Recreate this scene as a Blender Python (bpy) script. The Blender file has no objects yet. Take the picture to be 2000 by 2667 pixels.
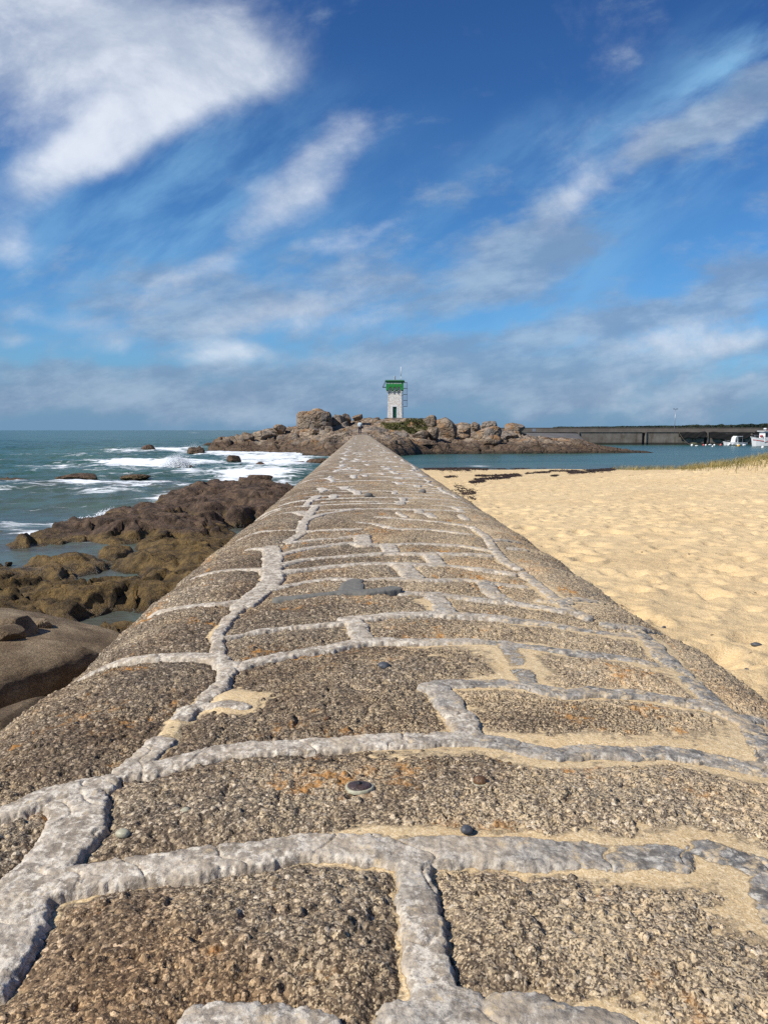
import bpy, bmesh, math, random
import numpy as np
from mathutils import Vector, Matrix, Euler
R = math.radians
sc = bpy.context.scene
col = sc.collection
random.seed(7)
rng = np.random.default_rng(11)

# ------------------------------------------------------------------ camera
F = 2000.0                       # focal length in photograph pixels (2000 x 2667)
PITCH = math.atan(213.5 / F)
YAW = math.atan(60.0 * math.cos(PITCH) / F)
CAM = np.array([0.0, 0.0, 3.0])
cd = bpy.data.cameras.new('camera'); cam = bpy.data.objects.new('camera', cd); col.objects.link(cam)
cam.location = CAM
cam.rotation_euler = (R(90) - PITCH, 0, -YAW)
cd.sensor_fit = 'VERTICAL'; cd.sensor_height = 34.6; cd.lens = 34.6 * F / 2667.0
cd.clip_start = 0.05; cd.clip_end = 20000
sc.camera = cam

# ------------------------------------------------------------------ light
SUN_EL, SUN_AZ = 42.0, 206.0     # azimuth counter-clockwise from +X (the sun is on the left, a little behind)
sd = np.array([math.cos(R(SUN_EL)) * math.cos(R(SUN_AZ)), math.cos(R(SUN_EL)) * math.sin(R(SUN_AZ)), math.sin(R(SUN_EL))])
sl = bpy.data.lights.new('sun', 'SUN'); sl.energy = 5.0; sl.angle = R(0.53); sl.color = (1.0, 0.955, 0.88)
so = bpy.data.objects.new('sun', sl); col.objects.link(so)
so.rotation_euler = Vector(sd).to_track_quat('Z', 'Y').to_euler()
sc.view_settings.view_transform = 'Standard'; sc.view_settings.look = 'None'
sc.view_settings.exposure = 0.18; sc.view_settings.gamma = 1.0
sc.cycles.use_denoising = False
sc.cycles.max_bounces = 5; sc.cycles.diffuse_bounces = 2; sc.cycles.glossy_bounces = 2
sc.cycles.caustics_reflective = False; sc.cycles.caustics_refractive = False

def ray(u, v):
    """world direction of a photograph pixel, scaled so that y = 1"""
    x = (u - 1000.0) / F; y = -(v - 1333.5) / F
    d = Vector((x, y, -1.0)); d.rotate(Euler((R(90) - PITCH, 0, -YAW)))
    return d.x / d.y, d.z / d.y
def at_z(u, v, z=0.0):
    a, b = ray(u, v); y = (z - 3.0) / b
    return a * y, y
def at_y(u, v, y):
    a, b = ray(u, v)
    return a * y, 3.0 + b * y

# ------------------------------------------------------------------ node helper
class NT:
    def __init__(s, tree): s.t = tree; s.n = tree.nodes; s.l = tree.links
    def __call__(s, typ, ins=None, **props):
        nd = s.n.new(typ)
        for k, v in props.items(): setattr(nd, k, v)
        for k, v in (ins or {}).items():
            sock = nd.inputs[k]
            if isinstance(v, bpy.types.NodeSocket): s.l.new(v, sock)
            elif hasattr(v, 'outputs'): s.l.new(v.outputs[0], sock)
            else: sock.default_value = v
        return nd
    def math(s, op, a, b=0.0, c=0.0, clamp=False):
        return s('ShaderNodeMath', {0: a, 1: b, 2: c}, operation=op, use_clamp=clamp).outputs[0]
    def mix(s, f, a, b, blend='MIX'):
        nd = s('ShaderNodeMix', {0: f}, data_type='RGBA', blend_type=blend)
        for k, v in ((6, a), (7, b)):
            if isinstance(v, bpy.types.NodeSocket): s.l.new(v, nd.inputs[k])
            else: nd.inputs[k].default_value = (*v, 1) if len(v) == 3 else v
        return nd.outputs[2]
    def rng(s, v, a, b, c=0.0, d=1.0, smooth=True):
        return s('ShaderNodeMapRange', {0: v, 1: a, 2: b, 3: c, 4: d}, interpolation_type='SMOOTHSTEP' if smooth else 'LINEAR').outputs[0]
    def noise(s, vec, scale, detail=3, rough=0.55, dist=0.0, out=0):
        return s('ShaderNodeTexNoise', {'Vector': vec, 'Scale': scale, 'Detail': detail, 'Roughness': rough, 'Distortion': dist}).outputs[out]
    def vor(s, vec, scale, feature='F1', out='Distance', rnd=1.0):
        return s('ShaderNodeTexVoronoi', {'Vector': vec, 'Scale': scale, 'Randomness': rnd}, feature=feature).outputs[out]
    def ramp(s, f, stops, interp='LINEAR'):
        nd = s('ShaderNodeValToRGB', {0: f}); cr = nd.color_ramp; cr.interpolation = interp
        while len(cr.elements) < len(stops): cr.elements.new(0.5)
        for e, (p, c) in zip(cr.elements, stops): e.position = p; e.color = (*c, 1)
        return nd.outputs[0]

# ------------------------------------------------------------------ world: sky and clouds
w = bpy.data.worlds.new('World'); sc.world = w; w.use_nodes = True
W = NT(w.node_tree); W.n.clear()
sky = W('ShaderNodeTexSky', sky_type='NISHITA', sun_disc=False, sun_elevation=R(SUN_EL), sun_rotation=R(90 - SUN_AZ),
        altitude=0.0, air_density=1.0, dust_density=0.3, ozone_density=3.0)
tc = W('ShaderNodeTexCoord'); sx = W('ShaderNodeSeparateXYZ', {0: tc.outputs['Generated']})
yy = W.math('MAXIMUM', W.math('ABSOLUTE', sx.outputs[1]), 0.12)
gx = W.math('DIVIDE', sx.outputs[0], yy); gz = W.math('DIVIDE', sx.outputs[2], yy)
G = W('ShaderNodeCombineXYZ', {0: gx, 1: gz, 2: 0.0}).outputs[0]
# coordinates on the cloud layer: features shrink and flatten towards the horizon
den = W.math('ADD', gz, 0.16)
LX = W('ShaderNodeCombineXYZ', {0: W.math('DIVIDE', gx, den), 1: W.math('DIVIDE', 1.0, den), 2: 0.0}).outputs[0]
warp = W.noise(G, 3.0, 4, 0.6, 0, 1)
Gw = W('ShaderNodeVectorMath', {0: G, 1: W('ShaderNodeVectorMath', {0: W('ShaderNodeVectorMath', {0: warp, 1: (.5, .5, .5)}, operation='SUBTRACT').outputs[0], 1: (.17, .12, 0)}, operation='MULTIPLY').outputs[0]}, operation='ADD').outputs[0]
def blobs(lst):
    acc = None
    for (u, v, ru, rv, ang, k) in lst:
        a, b = ray(u, v)
        m = W('ShaderNodeMapping', {0: Gw, 1: (a, b, 0), 2: (0, 0, R(ang)), 3: (ru / F, rv / F, 1)}, vector_type='TEXTURE')
        ln = W('ShaderNodeVectorMath', {0: m.outputs[0]}, operation='LENGTH').outputs['Value']
        g = W.rng(ln, 0.0, 1.6, k, 0.0)
        acc = g if acc is None else W.math('ADD', acc, g)
    return acc
white = blobs([(90, 50, 520, 175, -4, 1.25), (500, 130, 310, 110, -10, .85), (150, 235, 420, 110, 0, .8), (600, 190, 200, 90, -10, .5), (370, 320, 210, 75, 32, .95), (220, 430, 240, 85, 30, .8), (100, 470, 200, 70, 10, .35),
               (810, 450, 200, 68, 42, 1.0), (660, 560, 120, 50, 40, .5), (20, 630, 90, 50, 10, .8), (230, 830, 150, 40, -5, .85), (300, 885, 110, 30, 10, .7),
               (730, 805, 190, 46, 20, .8), (560, 690, 60, 26, 10, .4), (880, 620, 120, 24, 10, .45), (1010, 600, 90, 20, 20, .3), (480, 750, 170, 34, 22, .55), (70, 880, 100, 24, 0, .6), (570, 920, 70, 26, 0, .65), (660, 915, 70, 22, 0, .55),
               (900, 825, 160, 26, 5, .5), (1750, 860, 150, 36, 12, .6), (1900, 890, 170, 34, 8, .7), (1120, 950, 160, 26, 0, .45),
               (1530, 510, 190, 44, 36, .42), (1800, 290, 460, 70, 36, .36), (1950, 990, 60, 14, 0, .5), (780, 930, 200, 20, 3, .4)])
grey = blobs([(1750, 380, 500, 75, 34, .6), (1950, 250, 280, 70, 30, .7), (1250, 700, 330, 85, 28, .6), (1400, 850, 330, 34, 8, .8), (1860, 770, 260, 60, 14, .8),
              (1500, 940, 600, 55, 4, .7), (1000, 930, 420, 42, 3, .6), (1250, 1030, 900, 60, 0, .62), (350, 1030, 600, 60, 0, .55), (780, 770, 300, 90, 15, .35),
              (450, 800, 400, 90, 10, .35), (120, 230, 420, 70, 10, .4), (150, 960, 260, 24, 0, .4), (1150, 540, 260, 60, 30, .3), (1600, 600, 300, 60, 25, .45), (530, 960, 160, 18, 0, .45)])
haze = blobs([(500, 620, 520, 260, 20, .5), (1100, 780, 500, 160, 10, .4), (300, 500, 500, 200, 20, .35), (1700, 400, 700, 190, 35, .8), (1250, 460, 260, 60, 40, .15), (1950, 150, 260, 90, 36, .5)])
n1 = W.noise(W('ShaderNodeMapping', {0: G, 1: (12.3, 1.3, 0), 2: (0, 0, R(-25)), 3: (.8, 1.15, 1)}).outputs[0], 6.0, 12, 0.64, 0.25)
flat = W('ShaderNodeMapping', {0: G, 2: (0, 0, R(9)), 3: (1.0, .42, 1)}, vector_type='TEXTURE')
n2 = W.noise(flat.outputs[0], 6.5, 12, 0.60, 0.15)
streak = W('ShaderNodeMapping', {0: G, 2: (0, 0, R(35)), 3: (2.3, 0.75, 1)}, vector_type='TEXTURE')
n3 = W.noise(streak.outputs[0], 9.0, 10, 0.62, 0.2)
nn = W.math('ADD', W.math('MULTIPLY', n1, 0.7), W.math('MULTIPLY', n2, 0.3))
alto = W.math('MULTIPLY', W.rng(gz, .40, .10), W.rng(gz, -.02, .06))
dw = W.rng(W.math('ADD', white, W.math('MULTIPLY', W.math('SUBTRACT', nn, 0.5), 2.5)), 0.02, 1.5)
dg = W.rng(W.math('ADD', W.math('ADD', grey, W.math('MULTIPLY', alto, .42)), W.math('MULTIPLY', W.math('SUBTRACT', W.math('ADD', W.math('MULTIPLY', n2, .75), W.math('MULTIPLY', n1, .25)), 0.5), 3.6)), 0.22, 1.05)
dh = W.math('MULTIPLY', haze, W.rng(n3, 0.34, 0.70))
# the clear air is a clean deep blue; elevation-only tint on the physical sky
tint = W.ramp(W.rng(gz, 0.0, 0.62, smooth=False), [(0.0, (.36, .52, .84)), (.06, (.38, .58, .90)), (.14, (.42, .74, 1.04)), (.35, (.38, .73, 1.03)), (.7, (.28, .56, .90)), (1.0, (.24, .49, .84))])
base = W.mix(1.0, sky.outputs[0], tint, 'MULTIPLY')
base = W.mix(W.rng(gz, .13, -.01, 0, .92), base, (1.45, 2.75, 4.3))
c = W.mix(W.math('MULTIPLY', dh, .85, clamp=True), base, (2.2, 4.5, 7.0))
c = W.mix(W.math('MULTIPLY', dg, .72, clamp=True), c, W.mix(W.rng(W.noise(flat.outputs[0], 8.0, 9, .64), .38, .68), (1.85, 2.72, 4.15), (3.5, 4.5, 5.8)))
c = W.mix(W.math('MULTIPLY', dw, .80, clamp=True), c, W.mix(W.rng(n1, .35, .7), (4.6, 5.3, 6.4), (8.2, 8.6, 9.2)))
bg = W('ShaderNodeBackground', {0: c, 1: 0.10})
W('ShaderNodeOutputWorld', {0: bg.outputs[0]})

# ------------------------------------------------------------------ numpy noise
def _h(ix, iy, iz, seed):
    h = (ix.astype(np.int64) * 374761393 + iy.astype(np.int64) * 668265263 + iz * 2147483647 + seed * 974634777) & 0xFFFFFFFF
    h = ((h ^ (h >> 13)) * 1274126177) & 0xFFFFFFFF
    h = ((h ^ (h >> 16)) * 2246822519) & 0xFFFFFFFF
    return (h ^ (h >> 15)) & 0xFFFFFFFF
def _hf(*a): return _h(*a) / 4294967295.0
def n2d(x, y, seed=0):
    ix = np.floor(x); iy = np.floor(y); fx = x - ix; fy = y - iy
    ux = fx * fx * fx * (fx * (fx * 6 - 15) + 10); uy = fy * fy * fy * (fy * (fy * 6 - 15) + 10)
    r = 0
    for dx in (0, 1):
        for dy in (0, 1):
            a = _hf(ix + dx, iy + dy, 0, seed) * 6.28318
            g = np.cos(a) * (fx - dx) + np.sin(a) * (fy - dy)
            r = r + g * (ux if dx else 1 - ux) * (uy if dy else 1 - uy)
    return r * 1.41
def fbm2(x, y, seed=0, oct=4, gain=0.5):
    r = 0; a = 1.0; s = 0
    for i in range(oct):
        r = r + a * n2d(x * 2 ** i + i * 17.3, y * 2 ** i - i * 9.1, seed + i); s += a; a *= gain
    return r / s
def n3d(p, seed=0):
    i = np.floor(p); f = p - i; u = f * f * (3 - 2 * f); r = 0
    iz = i[:, 2].astype(np.int64)
    for dx in (0, 1):
        for dy in (0, 1):
            for dz in (0, 1):
                v = _hf(i[:, 0] + dx, i[:, 1] + dy, (iz + dz) % 7919, seed)
                r = r + v * (u[:, 0] if dx else 1 - u[:, 0]) * (u[:, 1] if dy else 1 - u[:, 1]) * (u[:, 2] if dz else 1 - u[:, 2])
    return r * 2 - 1
def fbm3(p, seed=0, oct=4, gain=0.5):
    r = 0; a = 1.0; s = 0
    for i in range(oct):
        r = r + a * n3d(p * 2 ** i + i * 11.7, seed + i); s += a; a *= gain
    return r / s
def wor2(x, y, seed=0, jit=0.9):
    ix = np.floor(x); iy = np.floor(y)
    f1 = np.full(x.shape, 9.0); f2 = np.full(x.shape, 9.0); idv = np.zeros(x.shape)
    for dx in (-1, 0, 1):
        for dy in (-1, 0, 1):
            cx = ix + dx; cy = iy + dy
            h = _h(cx, cy, 0, seed)
            px = cx + .5 + ((h & 0xFFFF) / 65535.0 - .5) * jit; py = cy + .5 + ((h >> 16) / 65535.0 - .5) * jit
            d = np.hypot(px - x, py - y)
            c1 = d < f1
            f2 = np.where(c1, f1, np.minimum(f2, d)); idv = np.where(c1, (h * 2654435761 & 0xFFFFFFFF) / 4294967295.0, idv); f1 = np.where(c1, d, f1)
    return f1, f2, idv
def facets(x, y, seed, tilt, jit=.9):
    """broken rock: each Voronoi cell is a tilted plane"""
    ix = np.floor(x); iy = np.floor(y); f1 = np.full(x.shape, 9.0); f2 = np.full(x.shape, 9.0); z = np.zeros(x.shape); idv = np.zeros(x.shape)
    for dx in (-1, 0, 1):
        for dy in (-1, 0, 1):
            cx = ix + dx; cy = iy + dy; h = _h(cx, cy, 0, seed); k = _hf(cx, cy, 3, seed + 7); a = _hf(cx, cy, 5, seed + 9) * 6.283
            px = cx + .5 + ((h & 0xFFFF) / 65535.0 - .5) * jit; py = cy + .5 + ((h >> 16) / 65535.0 - .5) * jit
            d = np.hypot(px - x, py - y); c1 = d < f1; pl = tilt * ((x - px) * np.cos(a) + (y - py) * np.sin(a))
            f2 = np.where(c1, f1, np.minimum(f2, d)); idv = np.where(c1, k, idv); z = np.where(c1, pl, z); f1 = np.where(c1, d, f1)
    return z, idv, f2 - f1
def sm(a, b, x):
    t = np.clip((x - a) / (b - a), 0, 1); return t * t * (3 - 2 * t)

# ------------------------------------------------------------------ object helpers
def mesh_obj(name, verts, faces, mat=None, parent=None, smooth=True, attrs=None):
    verts = np.asarray(verts, dtype=np.float32)
    me = bpy.data.meshes.new(name)
    if isinstance(faces, np.ndarray):
        nf, k = faces.shape
        me.vertices.add(len(verts)); me.vertices.foreach_set('co', verts.ravel())
        me.loops.add(nf * k); me.loops.foreach_set('vertex_index', faces.ravel().astype(np.int32))
        me.polygons.add(nf); me.polygons.foreach_set('loop_start', np.arange(0, nf * k, k, dtype=np.int32))
        me.update(calc_edges=True)
    else:
        me.from_pydata([tuple(map(float, v)) for v in verts], [], [tuple(int(i) for i in f) for f in faces]); me.update()
    me.polygons.foreach_set('use_smooth', np.full(len(me.polygons), smooth))
    for k, v in (attrs or {}).items():
        a = me.attributes.new(k, 'FLOAT', 'POINT'); a.data.foreach_set('value', np.asarray(v, dtype=np.float32))
    if mat: me.materials.append(mat)
    o = bpy.data.objects.new(name, me); col.objects.link(o)
    if parent: o.parent = parent
    return o
def grid_faces(nr, nc, off=0):
    i = np.arange(nr - 1)[:, None] * nc + np.arange(nc - 1)[None, :]
    i = i.ravel() + off
    return np.stack([i, i + 1, i + nc + 1, i + nc], 1)
def compact(verts, faces, attrs=None):
    used = np.unique(faces); m = np.zeros(len(verts), dtype=np.int64); m[used] = np.arange(len(used))
    return verts[used], m[faces], {k: v[used] for k, v in (attrs or {}).items()}
def tag(o, label=None, cat=None, group=None, kind=None):
    if label: o['label'] = label
    if cat: o['category'] = cat
    if group: o['group'] = group
    if kind: o['kind'] = kind
    return o
def empty(name, loc, label, cat, group=None, rz=0.0):
    o = bpy.data.objects.new(name, None); col.objects.link(o); o.location = loc; o.rotation_euler.z = rz
    o.empty_display_size = 0.2
    return tag(o, label, cat, group)
class MB:
    """collects boxes, tubes and prisms into one mesh"""
    def __init__(s): s.v = []; s.f = []
    def add(s, vs, fs):
        o = len(s.v); s.v += [tuple(v) for v in vs]; s.f += [tuple(i + o for i in f) for f in fs]; return s
    def box(s, x0, x1, y0, y1, z0, z1, tx=0.0, ty=0.0):
        """tx/ty: how much the top is pulled in on each side"""
        vs = [(x0, y0, z0), (x1, y0, z0), (x1, y1, z0), (x0, y1, z0), (x0 + tx, y0 + ty, z1), (x1 - tx, y0 + ty, z1), (x1 - tx, y1 - ty, z1), (x0 + tx, y1 - ty, z1)]
        return s.add(vs, [(3, 2, 1, 0), (4, 5, 6, 7), (0, 1, 5, 4), (1, 2, 6, 5), (2, 3, 7, 6), (3, 0, 4, 7)])
    def tube(s, p, q, r, r2=None, n=8, cap=True):
        p = Vector(p); q = Vector(q); r2 = r if r2 is None else r2
        z = (q - p).normalized(); x = z.orthogonal().normalized(); y = z.cross(x)
        vs = []
        for c, rr in ((p, r), (q, r2)):
            for i in range(n):
                a = 2 * math.pi * i / n; vs.append(c + (x * math.cos(a) + y * math.sin(a)) * rr)
        fs = [(i, (i + 1) % n, n + (i + 1) % n, n + i) for i in range(n)]
        if cap: fs += [tuple(range(n - 1, -1, -1)), tuple(range(n, 2 * n))]
        return s.add(vs, fs)
    def path(s, pts, r, n=6):
        for a, b in zip(pts[:-1], pts[1:]): s.tube(a, b, r, n=n)
        return s
    def lathe(s, prof, n=16, c=(0, 0, 0), sx=1.0, sy=1.0):
        vs = []
        for (r, z) in prof:
            for i in range(n):
                a = 2 * math.pi * i / n; vs.append((c[0] + r * math.cos(a) * sx, c[1] + r * math.sin(a) * sy, c[2] + z))
        fs = []
        for k in range(len(prof) - 1):
            for i in range(n):
                j = (i + 1) % n; fs.append((k * n + i, k * n + j, (k + 1) * n + j, (k + 1) * n + i))
        fs += [tuple(range(n - 1, -1, -1)), tuple((len(prof) - 1) * n + i for i in range(n))]
        return s.add(vs, fs)
    def prism(s, pts, y0, y1):
        """polygon in x-z, extruded along y"""
        n = len(pts); vs = [(x, y0, z) for x, z in pts] + [(x, y1, z) for x, z in pts]
        return s.add(vs, [tuple(range(n)), tuple(range(2 * n - 1, n - 1, -1))] + [((i + 1) % n, i, n + i, n + (i + 1) % n) for i in range(n)])
    def build(s, name, mat, parent=None, smooth=False, bevel=0.0):
        o = mesh_obj(name, s.v, s.f, mat, parent, smooth)
        bm = bmesh.new(); bm.from_mesh(o.data); bmesh.ops.recalc_face_normals(bm, faces=bm.faces)
        if bevel: bmesh.ops.bevel(bm, geom=list(bm.edges), offset=bevel, segments=2, affect='EDGES', profile=.5)
        bm.to_mesh(o.data); bm.free()
        if smooth: o.data.polygons.foreach_set('use_smooth', np.full(len(o.data.polygons), True))
        return o

# ------------------------------------------------------------------ materials
def material(name):
    m = bpy.data.materials.new(name); m.use_nodes = True; n = NT(m.node_tree)
    n.b = n.n['Principled BSDF']; n.tc = n('ShaderNodeTexCoord'); n.geo = n('ShaderNodeNewGeometry')
    n.P = n.geo.outputs['Position']; n.m = m
    return n
def finish(n, colour, rough=0.8, bump=None, strength=0.3, dist=0.01, spec=0.3):
    for k, v in (('Base Color', colour), ('Roughness', rough), ('Specular IOR Level', spec)):
        if isinstance(v, bpy.types.NodeSocket): n.l.new(v, n.b.inputs[k])
        else: n.b.inputs[k].default_value = (*v, 1) if isinstance(v, tuple) else v
    if bump is not None:
        bp = n('ShaderNodeBump', {'Height': bump, 'Strength': strength, 'Distance': dist}); n.l.new(bp.outputs[0], n.b.inputs['Normal'])
    return n.m
def plain(name, c, rough=0.5, var=0.25, scale=6.0, spec=0.4, metal=0.0, bump=0.1):
    n = material(name); a = n.noise(n.tc.outputs['Object'], scale, 5, .6)
    cc = n.mix(n.rng(a, .3, .75), tuple(x * (1 - var) for x in c), c)
    n.b.inputs['Metallic'].default_value = metal
    return finish(n, cc, rough, a, bump, 0.01, spec)
M = {}
def mk_wall_stone():
    n = material('wall_stone'); P = n.P
    g = n.vor(P, 150, out='Color'); gs = n('ShaderNodeSeparateColor', {0: g})
    fine = n.vor(P, 420, out='Color'); fs = n('ShaderNodeSeparateColor', {0: fine})
    c = n.ramp(gs.outputs[0], [(0, (.022, .018, .015)), (.36, (.062, .051, .041)), (.62, (.135, .112, .086)), (.80, (.25, .21, .16)), (.91, (.50, .43, .32)), (1, (.85, .80, .70))])
    c2 = n.ramp(fs.outputs[0], [(0, (.045, .038, .031)), (.5, (.12, .098, .075)), (.85, (.31, .26, .20)), (1, (.75, .70, .60))])
    c = n.mix(.5, c, c2)
    tn = n('ShaderNodeAttribute', attribute_name='tone').outputs['Fac']; c = n.mix(1, c, n.mix(tn, (.84, .75, .64), (1.38, 1.28, 1.12)), 'MULTIPLY')
    big = n.noise(P, 2.2, 5, .6); mid = n.noise(P, 14, 4, .6)
    c = n.mix(n.rng(big, .35, .7), c, n.mix(1, c, (.74, .66, .58), 'MULTIPLY'))
    px = n('ShaderNodeSeparateXYZ', {0: P}).outputs[0]
    sk = n.math('ADD', n.math('ADD', n.rng(px, -.5, 1.0, -.20, .22), n.math('MULTIPLY', n.math('SUBTRACT', n.noise(P, 5, 5, .65), .5), 1.1)), n.math('MULTIPLY', n.math('SUBTRACT', fs.outputs[1], .5), .75))
    c = n.mix(n.rng(sk, .02, .28, 0, .9), c, n.mix(fs.outputs[2], (.44, .32, .18), (.66, .52, .33)))
    c = n.mix(n.rng(mid, .45, .75, 0, .7), c, n.mix(1, c, (1.25, 1.22, 1.2), 'MULTIPLY'))
    li = n.math('MULTIPLY', n.rng(n.noise(P, 5.2, 5, .7, .3), .555, .66), n.rng(n.noise(P, 38, 3, .6), .42, .6))
    c = n.mix(n.math('MULTIPLY', li, .75), c, (.46, .21, .045))
    ochre = n.rng(n.noise(P, 1.5, 3, .5), .56, .68)
    c = n.mix(n.math('MULTIPLY', ochre, .28), c, n.mix(1, c, (1.5, 1.08, .62), 'MULTIPLY'))
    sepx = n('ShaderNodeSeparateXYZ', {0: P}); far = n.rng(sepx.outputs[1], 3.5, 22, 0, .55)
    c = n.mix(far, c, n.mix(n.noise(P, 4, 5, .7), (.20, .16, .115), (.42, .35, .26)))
    b = n.math('ADD', n.math('MULTIPLY', n.vor(P, 150), -.8), n.math('ADD', n.noise(P, 260, 3, .7), n.math('MULTIPLY', n.noise(P, 60, 3, .6), .8)))
    return finish(n, c, .85, b, .8, .0035, .3)
def mk_mortar(name='mortar', fresh=False):
    n = material(name); P = n.P
    if fresh:
        c = n.mix(n.noise(P, 40, 4, .6), (.12, .115, .10), (.20, .19, .165))
        return finish(n, c, .9, n.noise(P, 90, 4, .6), .5, .004, .2)
    sx_ = n('ShaderNodeSeparateXYZ', {0: P})
    a = n.noise(P, 26, 7, .68, .4); b2 = n.noise(P, 90, 5, .7); big = n.noise(P, 6, 4, .6)
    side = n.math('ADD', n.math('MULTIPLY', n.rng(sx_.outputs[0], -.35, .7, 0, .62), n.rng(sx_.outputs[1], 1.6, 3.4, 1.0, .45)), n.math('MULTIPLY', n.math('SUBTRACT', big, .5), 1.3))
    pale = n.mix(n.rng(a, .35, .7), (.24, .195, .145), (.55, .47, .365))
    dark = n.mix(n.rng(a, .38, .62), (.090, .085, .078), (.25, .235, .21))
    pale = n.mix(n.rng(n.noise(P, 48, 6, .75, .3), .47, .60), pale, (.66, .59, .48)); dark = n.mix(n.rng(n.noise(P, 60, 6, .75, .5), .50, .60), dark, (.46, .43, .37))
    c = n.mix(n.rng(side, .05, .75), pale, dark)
    c = n.mix(n.rng(n.noise(P, 140, 3, .7), .55, .66, 0, .55), c, (.12, .11, .10))
    c = n.mix(n.rng(b2, .5, .8, 0, .5), c, n.mix(1, c, (.62, .6, .57), 'MULTIPLY'))
    st = n.rng(n.noise(P, 9, 4, .6), .52, .66, 0, .45)
    c = n.mix(st, c, (.45, .36, .25))
    du = n.math('ADD', n.noise(P, 34, 5, .75), n.rng(sx_.outputs[0], -.4, .9, -.03, .09)); c = n.mix(n.rng(du, .56, .68, 0, .8), c, (.56, .43, .26))
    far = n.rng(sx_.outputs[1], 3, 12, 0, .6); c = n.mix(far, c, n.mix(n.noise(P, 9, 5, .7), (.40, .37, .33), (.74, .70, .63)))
    return finish(n, c, .85, n.math('ADD', a, n.math('MULTIPLY', b2, .9)), .8, .004, .3)
def mk_sand(name, near=True):
    n = material(name); P = n.P
    gr = n('ShaderNodeSeparateColor', {0: n.vor(P, 330 if near else 120, out='Color')})
    c = n.ramp(gr.outputs[0], [(0, (.30, .20, .105)), (.25, (.50, .365, .20)), (.7, (.64, .485, .29)), (1, (.82, .70, .50))])
    c = n.mix(.45 if near else .7, c, (.72, .54, .295))
    if near:
        tk = n.math('ADD', n('ShaderNodeAttribute', attribute_name='thick').outputs['Fac'], n.math('MULTIPLY', n.math('SUBTRACT', n.noise(P, 150, 4, .8), .5), .012))
        c = n.mix(n.rng(tk, .0005, .0045, .75, 0), c, n.mix(gr.outputs[1], (.07, .055, .04), (.40, .31, .20)))
        pb_ = n.rng(n.vor(P, 105), .20, .14); c = n.mix(n.math('MULTIPLY', pb_, .75), c, n.mix(gr.outputs[2], (.12, .08, .05), (.75, .62, .42)))
    big = n.noise(P, .35 if not near else 8, 5, .6)
    c = n.mix(n.rng(big, .35, .7, 0, .55), c, n.mix(1, c, (.90, .85, .78), 'MULTIPLY'))
    if not near:
        pz = n('ShaderNodeSeparateXYZ', {0: P}).outputs[2]
        c = n.mix(n.rng(pz, -.05, .16, .6, 0), c, (.20, .15, .10))
        # coarse darker grit collects in loose patches
        gp = n.math('MULTIPLY', n.rng(n.noise(P, 1.6, 5, .65), .5, .66), n.rng(n.noise(P, 40, 4, .75), .48, .62))
        c = n.mix(n.math('MULTIPLY', gp, .5), c, (.33, .22, .12))
        fleck = n.math('MULTIPLY', n.rng(n.vor(P, 4.5), .085, .05), 1.0)
        c = n.mix(n.math('MULTIPLY', fleck, .8), c, (.10, .07, .05))
    b = n.math('ADD', n.noise(P, 300 if near else 60, 4, .7), n.math('MULTIPLY', n.noise(P, 60 if near else 11, 4, .6), 1.2))
    return finish(n, c, .92, b, .6, .003 if near else .02, .15)
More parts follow.
